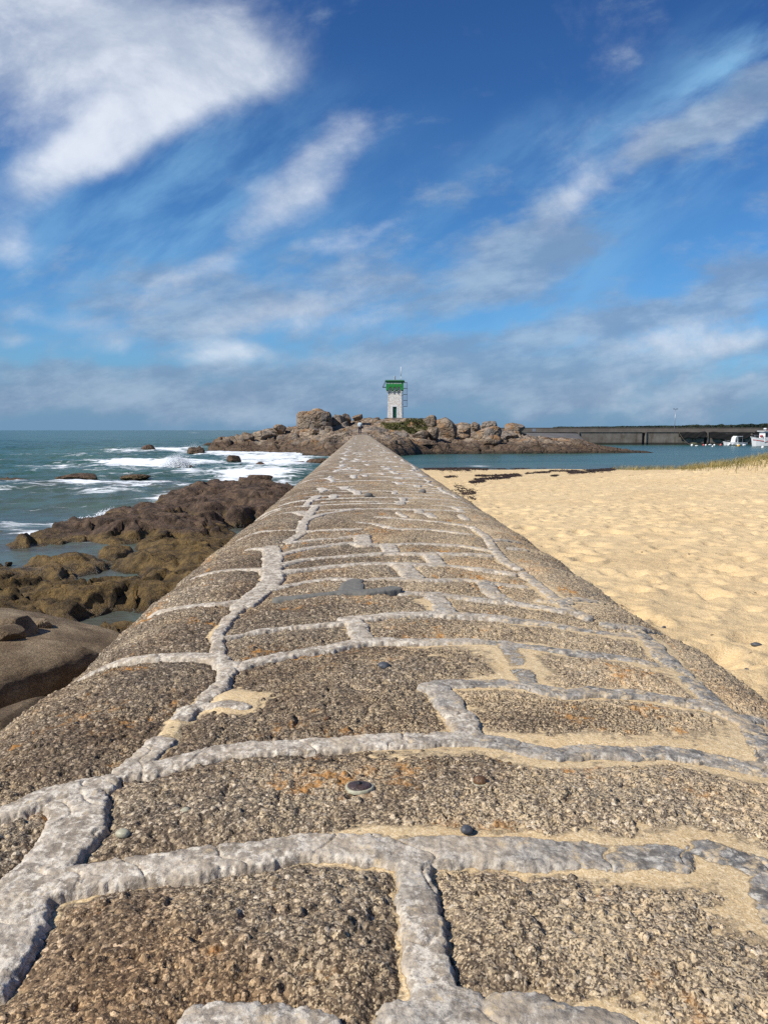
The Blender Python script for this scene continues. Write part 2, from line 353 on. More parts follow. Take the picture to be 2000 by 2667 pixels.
def mk_rock(name, kind):
    """kind: granite (dry, sun-bleached), wet (dark tidal rock), weed (olive algae cover)"""
    n = material(name); P = n.P; pz = n('ShaderNodeSeparateXYZ', {0: P}).outputs[2]
    s = {'granite': 1.0, 'near': 1.0, 'tidal': 1.0}[kind]
    a = n.noise(P, .45, 6, .62); b_ = n.noise(P, 2.6, 6, .65); f = n.noise(P, 24, 4, .7)
    zz = n.math('ADD', pz, n.math('MULTIPLY', n.math('SUBTRACT', a, .5), 2.2))
    if kind == 'granite':
        c = n.mix(n.rng(a, .35, .68), (.23, .165, .11), (.42, .335, .245))
        c = n.mix(n.rng(b_, .40, .68), c, n.mix(1, c, (.60, .57, .53), 'MULTIPLY'))
        li = n.rng(n.noise(P, .42, 5, .6, .3), .52, .64, 0, .75); c = n.mix(li, c, (.34, .175, .065))
        grey = n.rng(n.noise(P, .5, 4, .6), .50, .62, 0, .7); c = n.mix(grey, c, (.20, .185, .165))
        c = n.mix(n.rng(f, .5, .72, 0, .5), c, n.mix(1, c, (.62, .62, .62), 'MULTIPLY'))
        c = n.mix(n.rng(zz, .9, 2.1, .92, 0), c, n.mix(n.rng(b_, .4, .65), (.070, .046, .030), (.15, .10, .062)))
        c = n.mix(n.rng(pz, .12, .42, .9, 0), c, (.045, .036, .024))
        cr = n.vor(n('ShaderNodeMapping', {0: n('ShaderNodeVectorMath', {0: P, 1: n('ShaderNodeVectorMath', {0: n.noise(P, .8, 4, .6, 0, 1), 1: (1.2, 1.2, .8)}, operation='MULTIPLY').outputs[0]}, operation='ADD').outputs[0], 3: (.55, .55, 1.5)}).outputs[0], .9, 'DISTANCE_TO_EDGE')
        b_ = n.math('ADD', b_, n.rng(cr, 0, .09, 0, .9))
        return finish(n, c, .88, n.math('ADD', b_, n.math('MULTIPLY', f, .35)), .95, .20, .25)
    if kind == 'near':
        c = n.mix(n.rng(b_, .35, .68), (.20, .142, .082), (.35, .268, .168))
        sp = n('ShaderNodeSeparateColor', {0: n.vor(P, 70, out='Color')}); c = n.mix(.55, c, n.mix(sp.outputs[0], n.mix(1, c, (.45, .45, .45), 'MULTIPLY'), n.mix(1, c, (1.7, 1.65, 1.55), 'MULTIPLY')))
        st = n('ShaderNodeMapping', {0: P, 2: (0, R(22), 0), 3: (.3, .3, 2.6)}); lines = n.noise(st.outputs[0], 3.0, 6, .6)
        c = n.mix(n.rng(lines, .42, .60, .75, 0), c, n.mix(1, c, (.5, .46, .42), 'MULTIPLY'))
        c = n.mix(n.rng(pz, .25, .7, .85, 0), c, (.075, .055, .036))
        return finish(n, c, .82, n.math('ADD', n.noise(P, 70, 6, .8), n.math('MULTIPLY', lines, 2.2)), .9, .02, .3)
    # tidal rock: brown stone above, olive weed on the low flats
    br = n.mix(n.rng(b_, .36, .66), (.058, .036, .022), (.175, .112, .068))
    br = n.mix(n.rng(f, .5, .72, 0, .5), br, n.mix(1, br, (.55, .55, .55), 'MULTIPLY'))
    ol = n.mix(n.rng(b_, .34, .66), (.062, .039, .013), (.215, .135, .045))
    ol = n.mix(n.rng(n.noise(P, 16, 5, .7), .5, .7, 0, .6), ol, (.20, .14, .05))
    py = n('ShaderNodeSeparateXYZ', {0: P}).outputs[1]
    lim = n.math('ADD', n.math('MULTIPLY', n.math('SUBTRACT', a, .5), .9), n.rng(py, 15, 24, .62, .22))
    k = n.rng(n.math('SUBTRACT', pz, lim), -.10, .10)
    c = n.mix(k, ol, br)
    c = n.mix(n.rng(pz, -.02, .09, .75, 0), c, (.022, .018, .010))
    wet = n.rng(pz, .03, .3, .35, .85)
    m6 = n.noise(P, 7, 6, .72, .4); c = n.mix(n.rng(m6, .46, .60, 0, .55), c, n.mix(1, c, (.42, .42, .45), 'MULTIPLY')); c = n.mix(n.rng(m6, .46, .34, 0, .5), c, n.mix(1, c, (1.55, 1.5, 1.4), 'MULTIPLY'))
    return finish(n, c, wet, n.math('ADD', n.math('ADD', n.math('MULTIPLY', b_, 1.0), n.math('MULTIPLY', m6, .9)), n.math('MULTIPLY', n.noise(P, 30, 5, .7), .35)), .95, .13, .35)
def mk_sea():
    n = material('sea_water'); P = n.P
    at = n('ShaderNodeAttribute', attribute_name='foam').outputs['Fac']; sh = n('ShaderNodeAttribute', attribute_name='shallow').outputs['Fac']
    st = n('ShaderNodeMapping', {0: P, 3: (.30, 1.0, 1.0)}).outputs[0]
    lace = n.noise(st, 1.7, 9, .72, .9); lace2 = n.noise(st, .5, 5, .6, .6)
    patch = n.math('ADD', n.math('MULTIPLY', lace, .75), n.math('MULTIPLY', lace2, .25))
    at2 = n.math('MULTIPLY', n.rng(at, -.2, 1.5, -.05, .44, False), n.math('ADD', .72, n.math('MULTIPLY', n.noise(st, .33, 4, .6), .55)))
    fo = n.rng(n.math('ADD', patch, n.math('MULTIPLY', at2, .62)), .63, .76)
    deep = n.mix(n.rng(n.noise(st, .12, 5, .6), .35, .65), (.020, .066, .054), (.042, .105, .082))
    c = n.mix(sh, deep, n.mix(n.rng(n.noise(P, .8, 4, .6), .4, .65), (.075, .078, .062), (.085, .115, .095)))
    c = n.mix(fo, c, (.80, .83, .84))
    r = n.mix(fo, (.24, .24, .24), (.8, .8, .8))
    bw = n('ShaderNodeSeparateColor', {0: r}).outputs[0]
    rip = n('ShaderNodeMapping', {0: P, 3: (.45, 1.0, 1.0)}).outputs[0]
    b = n.math('ADD', n.math('MULTIPLY', n.noise(rip, 1.1, 6, .62), 1.0), n.math('MULTIPLY', n.noise(rip, .22, 4, .6), 1.4))
    return finish(n, c, bw, b, .60, .30, .10)
def mk_concrete(name, c0, c1, streaks=True):
    n = material(name); P = n.P
    st = n('ShaderNodeMapping', {0: P, 3: (1.0, 1.0, .12)}).outputs[0]
    a = n.noise(P, .5, 6, .65); s = n.noise(st, 1.1, 5, .65)
    c = n.mix(n.rng(a, .35, .68), c0, c1)
    if streaks: c = n.mix(n.rng(s, .52, .66, 0, .6), c, n.mix(1, c, (.5, .42, .34), 'MULTIPLY'))
    c = n.mix(n.rng(n.noise(P, 9, 4, .7), .5, .75, 0, .4), c, n.mix(1, c, (.7, .7, .7), 'MULTIPLY'))
    pz = n('ShaderNodeSeparateXYZ', {0: P}).outputs[2]
    c = n.mix(n.rng(pz, .25, .55, .9, 0), c, (.03, .028, .022))
    return finish(n, c, .88, a, .3, .05, .2)
def mk_whitewash():
    n = material('whitewashed_stone'); O = n.tc.outputs['Object']
    m = n('ShaderNodeMapping', {0: O, 3: (1.0, 1.0, 1.9)}).outputs[0]
    e = n.vor(m, 3.4, 'DISTANCE_TO_EDGE', rnd=.85); cell = n('ShaderNodeSeparateColor', {0: n.vor(m, 3.4, out='Color', rnd=.85)})
    bare = n.mix(cell.outputs[0], (.66, .56, .44), (.80, .73, .63))
    wh = n.rng(n.math('ADD', cell.outputs[1], n.math('MULTIPLY', n.noise(O, 7, 5, .7), .7)), .42, .8)
    c = n.mix(wh, bare, (.92, .88, .80)); c = n.mix(n.rng(e, .0, .06, .5, 0), c, (.50, .44, .37))
    return finish(n, c, .85, n.math('ADD', n.rng(e, 0, .12), n.math('MULTIPLY', n.noise(O, 14, 4, .6), .3)), .9, .05, .2)
def mk_foliage(name, c0, c1, sc_=.4):
    n = material(name); a = n.noise(n.P, sc_, 4, .6); return finish(n, n.mix(n.rng(a, .35, .65), c0, c1), .75, None, spec=.2)
M['stone'] = mk_wall_stone(); M['mortar'] = mk_mortar(); M['fresh'] = mk_mortar('fresh_mortar', True)
M['drift'] = mk_sand('drifted_sand'); M['beach'] = mk_sand('beach_sand', False)
M['granite'] = mk_rock('islet_granite', 'granite'); M['near_rock'] = mk_rock('near_granite', 'near'); M['tidal'] = mk_rock('tidal_rock', 'tidal')
M['sea'] = mk_sea(); M['quay'] = mk_concrete('quay_concrete', (.15, .125, .10), (.24, .21, .175)); M['slip'] = mk_concrete('slipway_concrete', (.11, .10, .09), (.17, .16, .145), False)
M['parapet'] = mk_concrete('parapet_concrete', (.14, .12, .098), (.195, .17, .14), False)
M['whitewash'] = mk_whitewash()
M['green'] = plain('green_paint', (.028, .27, .055), .45, .3, 3); M['dkgreen'] = plain('dark_green_paint', (.012, .105, .055), .5, .25, 3)
M['roofgreen'] = plain('roof_green', (.04, .15, .075), .5, .2, 3); M['white'] = plain('white_paint', (.80, .80, .78), .45, .12, 5)
M['steel'] = plain('dark_steel', (.10, .115, .14), .5, .3, 5, metal=.5); M['galv'] = plain('galvanised_steel', (.42, .44, .46), .4, .2, 8, metal=.6)
M['glass'] = plain('dark_glass', (.02, .03, .035), .06, .2, 3, .6); M['red'] = plain('red_paint', (.55, .05, .04), .5, .2, 5)
M['pink'] = plain('faded_red_plastic', (.62, .13, .14), .5, .25, 9); M['yellow'] = plain('yellow_plastic', (.80, .42, .02), .45, .2, 9)
M['blue'] = plain('blue_paint', (.02, .06, .22), .4, .2, 5); M['black'] = plain('black_rubber', (.015, .015, .017), .6, .3, 12)
M['rope'] = plain('rope_fibre', (.16, .13, .09), .9, .4, 40); M['wavy_panel'] = plain('dark_panel', (.022, .020, .018), .95, .5, 14, bump=.6)
M['weed'] = plain('dry_seaweed', (.045, .026, .015), .7, .5, 20); M['olive'] = plain('olive_dinghy', (.13, .13, .07), .6, .3, 6)
M['limpet_dark'] = plain('limpet_shell', (.095, .060, .050), .35, .55, 140, bump=.5); M['limpet_rim'] = plain('limpet_rim', (.46, .43, .30), .5, .25, 160)
M['limpet_brown'] = plain('brown_limpet_shell', (.20, .105, .045), .35, .6, 120, bump=.5)
M['pebble'] = plain('slate_pebble', (.085, .09, .10), .5, .4, 90); M['shirt'] = plain('pale_shirt', (.66, .74, .76), .8, .12, 9)
M['trousers'] = plain('navy_trousers', (.018, .022, .045), .8, .3, 9); M['skin'] = plain('skin', (.42, .25, .17), .6, .1, 9); M['hair'] = plain('dark_hair', (.012, .010, .009), .6, .3, 40)
M['grass'] = mk_foliage('islet_grass', (.055, .062, .018), (.16, .145, .05), .5); M['marram'] = mk_foliage('marram_grass', (.13, .12, .035), (.36, .28, .11), 1.2)
M['wood'] = mk_foliage('far_foliage', (.018, .030, .022), (.045, .060, .040), .03); M['land'] = plain('far_ground', (.05, .06, .04), .9, .3, .02)

# ------------------------------------------------------------------ the long stone wall
WXC, WZC, WY1 = 0.115, 2.40, 90.0
_s = np.linspace(0, 5.0, 5001)
_th = R(1) * (5.0 * np.clip(_s / .75, 0, 1) + 77.0 * sm(.585, 1.46, _s))
_X = np.concatenate([[0], np.cumsum(np.cos(_th[1:]) * np.diff(_s))]); _Z = -np.concatenate([[0], np.cumsum(np.sin(_th[1:]) * np.diff(_s))])
def wall_curve(s):
    a = np.abs(s); x = np.interp(a, _s, _X) * np.sign(s); z = np.interp(a, _s, _Z); t = np.interp(a, _s, _th)
    return WXC + x, WZC + z, np.sin(t) * np.sign(s), np.cos(t)          # point and outward normal
_ss = np.linspace(-1.3, 1.3, 2601); _wx, _wz, _, _ = wall_curve(_ss); _rat = _wx / (3 - _wz)
_i0, _i1 = int(np.argmin(_rat)), int(np.argmax(_rat))
def on_wall(u, v):
    a, b = ray(u, v); r = a / -b
    s = float(np.interp(r, _rat[_i0:_i1 + 1], _ss[_i0:_i1 + 1])); x, z, _, _ = wall_curve(np.array([s]))
    return s, (float(z[0]) - 3) / b
# mortar joints, traced; (half width in metres, points)
JT = [
 (.038, [(1042,2218),(1090,2212),(1199,2214),(1301,2219),(1422,2225),(1542,2231),(1663,2242),(1740,2246)]),
 (.034, [(1856,2226),(1904,2240),(1960,2265),(2010,2310)]), (.016, [(1962,2290),(1985,2350),(2005,2400)]),
 (.026, [(1070,2216),(1084,2289),(1084,2349),(1096,2421),(1115,2488),(1127,2542),(1130,2600)]),
 (.030, [(1036,2660),(1108,2640),(1205,2632),(1289,2636),(1374,2642),(1482,2662),(1603,2690)]),
 (.022, [(518,2668),(603,2660),(693,2652),(784,2648),(844,2668)]),
 (.036, [(975,2206),(904,2195),(784,2204),(663,2222),(542,2240),(422,2258),(301,2271),(181,2289),(90,2318),(40,2360)]),
 (.034, [(0,2118),(60,2098),(121,2074),(181,2060),(235,2046),(272,2036)]),
 (.048, [(190,2075),(205,2120),(185,2180),(150,2220),(115,2265),(75,2310),(45,2350),(10,2400),(-40,2450)]),
 (.026, [(90,2330),(70,2390),(45,2440),(10,2500),(-30,2560)]),
 (.032, [(338,2007),(392,2001),(458,1985),(524,1972),(603,1956),(693,1948),(784,1942),(874,1936),(964,1930),(1010,1928),(1060,1925),(1120,1930)]),
 (.030, [(330,2010),(362,1990),(392,1955),(412,1938)]), (.022, [(470,1872),(482,1860),(510,1840),(540,1815),(573,1790),(591,1750),(585,1727)]),
 (.020, [(630,1578),(600,1610),(568,1650),(566,1690),(574,1722)]), (.017, [(482,1845),(530,1838),(573,1835),(633,1839)]),
 (.024, [(215,1764),(240,1752),(270,1736),(313,1722),(386,1712),(458,1710),(530,1707),(574,1717)]),
 (.026, [(579,1729),(627,1731),(685,1717),(738,1707),(800,1697),(862,1687),(910,1675),(958,1670),(1006,1668),(1060,1672),(1151,1670),(1240,1672),(1301,1678),(1362,1687),(1420,1693),(1482,1702),(1540,1707),(1603,1715),(1663,1726),(1723,1745)]),
 (.030, [(1320,1680),(1330,1700),(1350,1733),(1374,1775)]),
 (.028, [(1120,1790),(1150,1783),(1211,1781),(1301,1781),(1362,1786),(1422,1799),(1482,1811),(1542,1805),(1603,1808),(1663,1811),(1723,1823),(1784,1832),(1844,1841),(1904,1865),(1945,1889),(1975,1930),(2010,1985)]),
 (.020, [(1920,1872),(1952,1871),(2010,1880)]),
 (.033, [(1145,1795),(1160,1815),(1180,1841),(1198,1871),(1222,1915)]),
 (.030, [(1151,1925),(1211,1928),(1271,1930),(1332,1944),(1392,1960),(1452,1968),(1542,1962),(1603,1962),(1663,1965),(1723,1962),(1784,1968),(1844,1980),(1904,1992),(2010,2014)]),
 (.026, [(1229,1373),(1265,1397),(1289,1433),(1313,1463),(1350,1482)]), (.026, [(1362,1494),(1392,1518),(1422,1542),(1458,1566),(1482,1590),(1530,1611)]),
 (.030, [(1655,1650),(1699,1684),(1723,1715),(1772,1751),(1808,1787),(1832,1811),(1874,1847),(1930,1878)]),
 (.026, [(400,1601),(434,1594),(482,1584),(530,1577),(579,1572),(627,1568),(661,1553),(694,1539),(738,1529),(799,1517),(862,1509),(919,1511),(982,1508),(1054,1508),(1103,1511),(1175,1511),(1223,1512),(1289,1522),(1362,1530)]),
 (.026, [(1021,1545),(1079,1545),(1127,1547),(1175,1554),(1223,1559),(1271,1564),(1332,1572),(1422,1584),(1470,1594)]),
 (.040, [(1131,1551),(1145,1570),(1155,1592)]), (.036, [(1262,1518),(1280,1542),(1313,1566)]),
 (.028, [(900,1612),(958,1610),(1000,1603),(1054,1600),(1127,1598),(1211,1602),(1301,1611),(1362,1618),(1422,1626),(1512,1644),(1603,1656),(1640,1660)]),
 (.014, [(596,1660),(693,1641),(789,1631),(886,1622)]), (.034, [(920,1612),(932,1630),(944,1660)]),
 (.024, [(500,1511),(563,1492),(621,1484),(683,1482),(707,1480)]), (.030, [(727,1492),(789,1484),(862,1475),(934,1470),(1006,1468),(1079,1470),(1175,1475),(1271,1487),(1330,1496)]),
 (.030, [(731,1472),(789,1458),(862,1451),(934,1446),(1006,1441),(1079,1443),(1175,1443),(1271,1448)]), (.045, [(1045,1472),(1060,1486),(1079,1503)]), (.040, [(1122,1446),(1141,1468)]),
 (.030, [(736,1443),(789,1431),(862,1419),(910,1414),(963,1419),(1006,1419),(1103,1417),(1199,1422),(1271,1434)]), (.030, [(756,1414),(813,1407),(886,1400),(953,1395)]),
 (.050, [(944,1398),(948,1420)]), (.045, [(1011,1419),(1021,1441)]),
 (.050, [(707,1425),(712,1458),(707,1487),(712,1506),(693,1530),(659,1554),(630,1578)]), (.034, [(751,1410),(784,1390),(789,1366),(809,1337),(823,1316)]),
 (.030, [(650,1431),(702,1429)]), (.026, [(611,1414),(669,1388),(717,1383),(770,1381)]), (.032, [(789,1385),(862,1381),(934,1378)]), (.034, [(789,1357),(838,1340),(934,1325)]),
 (.030, [(982,1347),(1055,1352),(1151,1361),(1223,1373)]), (.030, [(934,1361),(982,1366),(1030,1378),(1127,1381),(1223,1393)]),
 (.028, [(1579,1629),(1650,1640),(1741,1662)]), (.022, [(1410,1566),(1482,1572)]), (.026, [(1482,1562),(1560,1570)]), (.030, [(1285,1408),(1345,1412)]), (.03, [(1335,1430),(1365,1434)]),
]
segs = []        # y0, s0, y1, s1, hw
def add_line(pts, hw):
    for (s0, y0), (s1, y1) in zip(pts[:-1], pts[1:]): segs.append((s0, y0, s1, y1, hw))
for hw, pts in JT:
    add_line([on_wall(u, v) for u, v in pts], hw * .90)
rr = random.Random(3)
y = 5.3; left = -.60; right = .62
while y < WY1:
    dy = rr.uniform(.24, .42)
    # one transverse joint, broken here and there
    s = -1.02 + rr.uniform(-.1, .1); pts = []; yy0 = y + rr.uniform(-.05, .05)
    if y > 5.6:
        while s < 1.05:
            pts.append((s, yy0)); s += rr.uniform(.16, .3); yy0 += rr.uniform(-.025, .025)
            if rr.random() < (.10 if y < 16 else .22) and len(pts) > 1:
                add_line(pts, rr.uniform(.014, .030)); pts = []; s += rr.uniform(.03, .2); yy0 = y + rr.uniform(-.05, .05)
        if len(pts) > 1: add_line(pts, rr.uniform(.014, .030))
    for k in range(rr.choice([0, 1, 1, 2])):
        s = rr.uniform(-.4, .55); add_line([(s, y), (s + rr.uniform(-.04, .04), y + dy)], rr.uniform(.022, .045))
    nl = min(-.42, max(-.78, left + rr.uniform(-.08, .08))); nr = min(.84, max(.5, right + rr.uniform(-.08, .08)))
    if rr.random() < .7: add_line([(left, y), (nl, y + dy)], rr.uniform(.02, .045))
    if rr.random() < .6: add_line([(right, y), (nr, y + dy)], rr.uniform(.016, .035))
    left, right = nl, nr; y += dy
segs = np.array(segs)
FR = [[on_wall(u, v) for u, v in q] for q in ([(727,1571),(772,1568),(821,1562),(888,1555),(917,1553),(953,1553),(989,1549),(1025,1544)], [(914,1548),(917,1533),(924,1524)])]
def seg_dist(s, y, sg):
    d = np.full(s.shape, 9.0)
    for (s0, y0, s1, y1, hw) in sg:
        vx, vy = s1 - s0, y1 - y0; L = vx * vx + vy * vy + 1e-12
        t = np.clip(((s - s0) * vx + (y - y0) * vy) / L, 0, 1)
        d = np.minimum(d, np.hypot(s - s0 - t * vx, y - y0 - t * vy) - hw)
    return d
SANDP = [(1290,1738,.16,.16,1.0),(1235,1712,.18,.12,.8),(660,1812,.16,.06,1.0),(590,1850,.05,.14,.8),(1085,1572,.13,.10,1.0),(1830,2110,.35,.16,.9),(1500,2130,.3,.06,.6),(1900,2330,.16,.25,1.0),
         (1560,1860,.3,.08,.45),(1800,1925,.25,.08,.8),(1700,1760,.16,.2,.9),(1540,1660,.25,.1,.7),(1050,2190,.12,.05,.6),(430,1935,.035,.10,1.1),(455,1890,.03,.09,1.0),(565,1640,.04,.14,.9),(610,1600,.04,.16,.8),
         (1450,1548,.2,.3,.6),(1420,1680,.2,.1,.5),(1250,1990,.25,.04,.5),(1120,1960,.2,.03,.5),(1080,2560,.03,.12,.6),(1950,2620,.2,.1,.6),(1480,1925,.35,.05,.5),(900,2060,.1,.02,.4),(1000,1440,.4,.3,.3),(1150,1790,.3,.06,.35)]
SANDW = [(*on_wall(u, v), a, b, k) for (u, v, a, b, k) in SANDP]
def wall_fields(s, y, d, cell):
    """heights above the wall's smooth face of stone, mortar and blown sand"""
    fine = cell < .012
    dn = d + .016 * fbm2(s * 13, y * 13, 5, 4) + (.005 * fbm2(s * 90, y * 90, 9, 2) if fine else 0)
    sh = .034 * sm(.62, .95, np.abs(s)) * fbm2(s * .8, y * 1.9, 23, 3)
    st = .010 * fbm2(s * 2.6, y * 2.6, 21, 3) + .0055 * fbm2(s * 11, y * 11, 31, 3) + sh + .009 * sm(0, .10, d) - .004
    st = st - .015 * np.exp(-np.maximum(dn, 0) / .009) - .004 * np.exp(-np.maximum(dn, 0) / .05) + .004
    _, _, sid = wor2(s * .9 + 7, y * 3.1, 77); st = st + .006 * (sid - .5) * sm(.0, .05, dn)
    if cell < .03:
        p = fbm2(s * 34, y * 34, 41, 3); st = st - .0075 * sm(.10, .5, p) + .003 * fbm2(s * 60, y * 60, 44, 2)
    if fine:
        wx_ = s + .003 * n2d(s * 90, y * 90, 61); wy_ = y + .003 * n2d(s * 90, y * 90, 62)
        f1, _, gid = wor2(wx_ * 165, wy_ * 165, 51); st = st + (.0006 + .0024 * gid) * np.sqrt(np.maximum(0, 1 - f1 * f1 * 1.5))
        f1, _, gid = wor2(s * 64 + 3, y * 64, 52); st = st + .0048 * np.where(gid > .87, np.sqrt(np.maximum(0, 1 - f1 * f1 * 4.5)), 0)
    mo = .0046 + .0026 * sm(-.1, .5, s) + .0035 * fbm2(s * 5, y * 5, 71, 3) + .0026 * fbm2(s * 26, y * 26, 75, 4) - .005 * np.exp(-(fbm2(s * 5, y * 5, 73, 3) / .012) ** 2) + (.0018 * fbm2(s * 120, y * 120, 79, 2) if fine else 0)
    mo = mo - np.maximum(dn, 0) * 2.5 - .0022 * sm(-.010, 0, dn)
    mo = mo + sh
    gaps = sm(.24, .50, -.14 * sm(7, 4, y) + fbm2(s * 3.1 + 4, y * 5.0, 81, 3) + .02 + .16 * sm(5, 12, y)); mo = mo - .018 * gaps
    sa = -.0100 + .0060 * np.clip(s / .9 + .12, -1.0, 1.0) + .0075 * fbm2(s * 3.2, y * 4.2, 91, 4) - .006 * sm(.8, 1.05, np.abs(s))
    for (cs, cy, a, b, k) in SANDW:
        sa = sa + .013 * k * np.exp(-((s - cs) / a) ** 2 - ((y - cy) / b) ** 2)
    sa = np.minimum(sa, .004 + .15 * (sa - .004)) + sh + .0012 * fbm2(s * 40, y * 40, 95, 2)
    sa = sa - .010 * np.exp(-np.maximum(dn - .0, 0) / .006) * 0
    return st, mo, sa
def wall_sheet(s0, s1, ds, y0, y1, ny):
    ns = max(3, int((s1 - s0) / ds)); sv = np.linspace(s0, s1, ns); yv = ny if isinstance(ny, np.ndarray) else np.linspace(y0, y1, ny)
    S, Y = np.meshgrid(sv, yv); D = np.full(S.shape, 9.0)
    step = 24
    for i in range(0, len(yv), step):
        a, b = yv[i] - .2, yv[min(i + step, len(yv)) - 1] + .2
        sg = segs[(np.maximum(segs[:, 1], segs[:, 3]) > a) & (np.minimum(segs[:, 1], segs[:, 3]) < b)]
        if len(sg): D[i:i + step] = seg_dist(S[i:i + step], Y[i:i + step], sg)
    return S, Y, D
bands = [(.45, 1.75, .0021, .0021), (1.75, 3.0, .0034, .0030), (3.0, 5.0, .0058, .0062), (5.0, 9.0, .010, .014), (9.0, 22.0, .018, .035), (22.0, 90.0, .035, .12)]
out = {k: ([], [], 0) for k in ('stone', 'mortar', 'sand')}
acc = {k: [[], [], 0] for k in ('stone', 'mortar', 'sand', 'fresh')}
att = {k: [] for k in acc}
for bi, (y0, y1, ds, dy) in enumerate(bands):
    ov = 0 if bi == 0 else dy * .5
    S, Y, D = wall_sheet(-1.24, 1.28, ds, y0, y1, int((y1 - y0) / dy) + 2)
    Y[0] -= ov
    st, mo, sa = wall_fields(S, Y, D, ds)
    X, Z, NX, NZ = wall_curve(S)
    fcs = grid_faces(*S.shape)
    tone = wor2(S * .9 + 7, Y * 3.1, 77)[2]
    for key, h, other in (('stone', st, None), ('mortar', mo, np.maximum(st, sa)), ('sand', sa, np.maximum(st, mo))):
        vs = np.stack([X + NX * h, Y, Z + NZ * h], -1).reshape(-1, 3)
        f = fcs
        if other is not None:
            ok = (h > other - .004).ravel(); f = f[ok[f].any(1)]
            if not len(f): continue
            vs, f, aa = compact(vs, f, {'a': (sa - np.maximum(st, mo)).ravel()}); aa = aa['a']
        else: aa = tone.ravel()
        a = acc[key]; att[key].append(aa); a[0].append(vs); a[1].append(f + a[2]); a[2] += len(vs)
# coarse sides, and the stretch behind the camera
for (s0, s1, y0, y1, ds, dy) in ((-4.2, -1.235, -4, 90, .06, .12), (1.275, 3.4, -4, 90, .06, .12), (-1.24, 1.28, -4, .4505, .02, .02)):
    S, Y, D = wall_sheet(s0, s1, ds, y0, y1, int((y1 - y0) / dy))
    st, mo, sa = wall_fields(S, Y, D, .05); X, Z, NX, NZ = wall_curve(S)
    st = st if s1 - s0 < 2.6 and y1 < 2 else st + .02 * fbm2(S * 1.7, Y * 1.7, 3, 3)
    vs = np.stack([X + NX * st, Y, Z + NZ * st], -1).reshape(-1, 3); a = acc['stone']; att['stone'].append(wor2(S * .9 + 7, Y * 3.1, 77)[2].ravel()); a[0].append(vs); a[1].append(grid_faces(*S.shape) + a[2]); a[2] += len(vs)
wall = empty('harbour_wall', (WXC, 0, 0), 'long rounded wall of rough granite blocks with pale raised mortar joints running out to the rocks', 'wall')
def wpart(key, name, mat):
    a = acc[key]; o = mesh_obj(name, np.concatenate(a[0]) - np.array([WXC, 0, 0]), np.concatenate(a[1]), mat, wall, attrs={'tone' if key == 'stone' else 'thick': np.concatenate(att[key])}); return o
wpart('stone', 'stonework', M['stone'])
wpart('mortar', 'mortar_joints', M['mortar'])
wpart('sand', 'drifted_sand', M['drift'])
# fresh dark repair mortar, a T on the crown
Sv = np.linspace(-.5, .5, 260); fy = [p[1] for q in FR for p in q]; fs_ = [p[0] for q in FR for p in q]
S, Y = np.meshgrid(np.linspace(min(fs_) - .08, max(fs_) + .08, 260), np.linspace(min(fy) - .1, max(fy) + .1, 160))
sg = [(a[0], a[1], b[0], b[1], .022 if k == 0 and i < 3 else .032 if k == 0 else .034 + .012 * (i == 0)) for k, q in enumerate(FR) for i, (a, b) in enumerate(zip(q[:-1], q[1:]))]
Df = seg_dist(S, Y, sg) + .004 * fbm2(S * 30, Y * 30, 4, 2)
h = .0175 - np.maximum(Df, -.012) * .35 - np.maximum(Df, 0) * 3.0 + .002 * fbm2(S * 40, Y * 40, 8, 3)
X, Z, NX, NZ = wall_curve(S); vs = np.stack([X + NX * h, Y, Z + NZ * h], -1).reshape(-1, 3); f = grid_faces(*S.shape); ok = (Df < .02).ravel(); f = f[ok[f].all(1)]
vs, f, _ = compact(vs, f); o = mesh_obj('repair_mortar', vs - np.array([WXC, 0, 0]), f, M['fresh'], wall); o['label'] = 'fresh dark grey T-shaped mortar repair across the crown'
# foot block that closes the far end of the wall inside the rocks
def wall_top(u, v, lift=0.0):
    s, y = on_wall(u, v); x, z, nx, nz = wall_curve(np.array([s])); return float(x[0] + nx[0] * lift), y, float(z[0] + nz[0] * lift)
# limpets and loose stones on the crown
def limpet(u, v, r, label, mat, knob):
    x, y, z = wall_top(u, v, .0085)
    e = empty('limpet', (x, y, z), label, 'limpet')
    n = 40; vs = []; fs = []
    prof = [(1.16, .0), (1.14, .16), (1.03, .22)]
    def ring(pr, mt, nm, rib):
        vs = []; nr = len(pr)
        for k, (q, hh) in enumerate(pr):
            for i in range(n):
                a = 2 * math.pi * i / n; w_ = 1 + rib * math.cos(a * 13) * (q > .2) + .03 * math.sin(a * 3 + 1)
                vs.append((q * r * w_ * math.cos(a), q * r * .86 * w_ * math.sin(a), hh * r))
        fs = [(k * n + i, k * n + (i + 1) % n, (k + 1) * n + (i + 1) % n, (k + 1) * n + i) for k in range(nr - 1) for i in range(n)] + [tuple((nr - 1) * n + i for i in range(n))]
        mesh_obj(nm, vs, fs, mt, e)
    ring([(1.20, -.10), (1.18, .10), (1.10, .16), (.95, .14)], M['limpet_rim'], 'rim', .018)
    if knob:
        ring([(1.0, .12), (.98, .20), (.80, .28), (.50, .33), (.28, .34)], mat, 'shell', .012); ring([(.22, .32), (.21, .42), (.15, .50), (.06, .53)], M['black'], 'knob', 0)
    else:
        ring([(.90, .12), (.90, .30), (.78, .58), (.55, .80), (.30, .93), (.08, .97)], mat, 'shell', .012)
    return e
limpet(936, 2064, .0205, 'dark flat limpet with a raised centre and pale rim, on the crown of the wall', M['limpet_dark'], True)
limpet(1250, 2052, .0135, 'small domed brown limpet to the right of the dark flat limpet', M['limpet_brown'], False)
_ico = {}
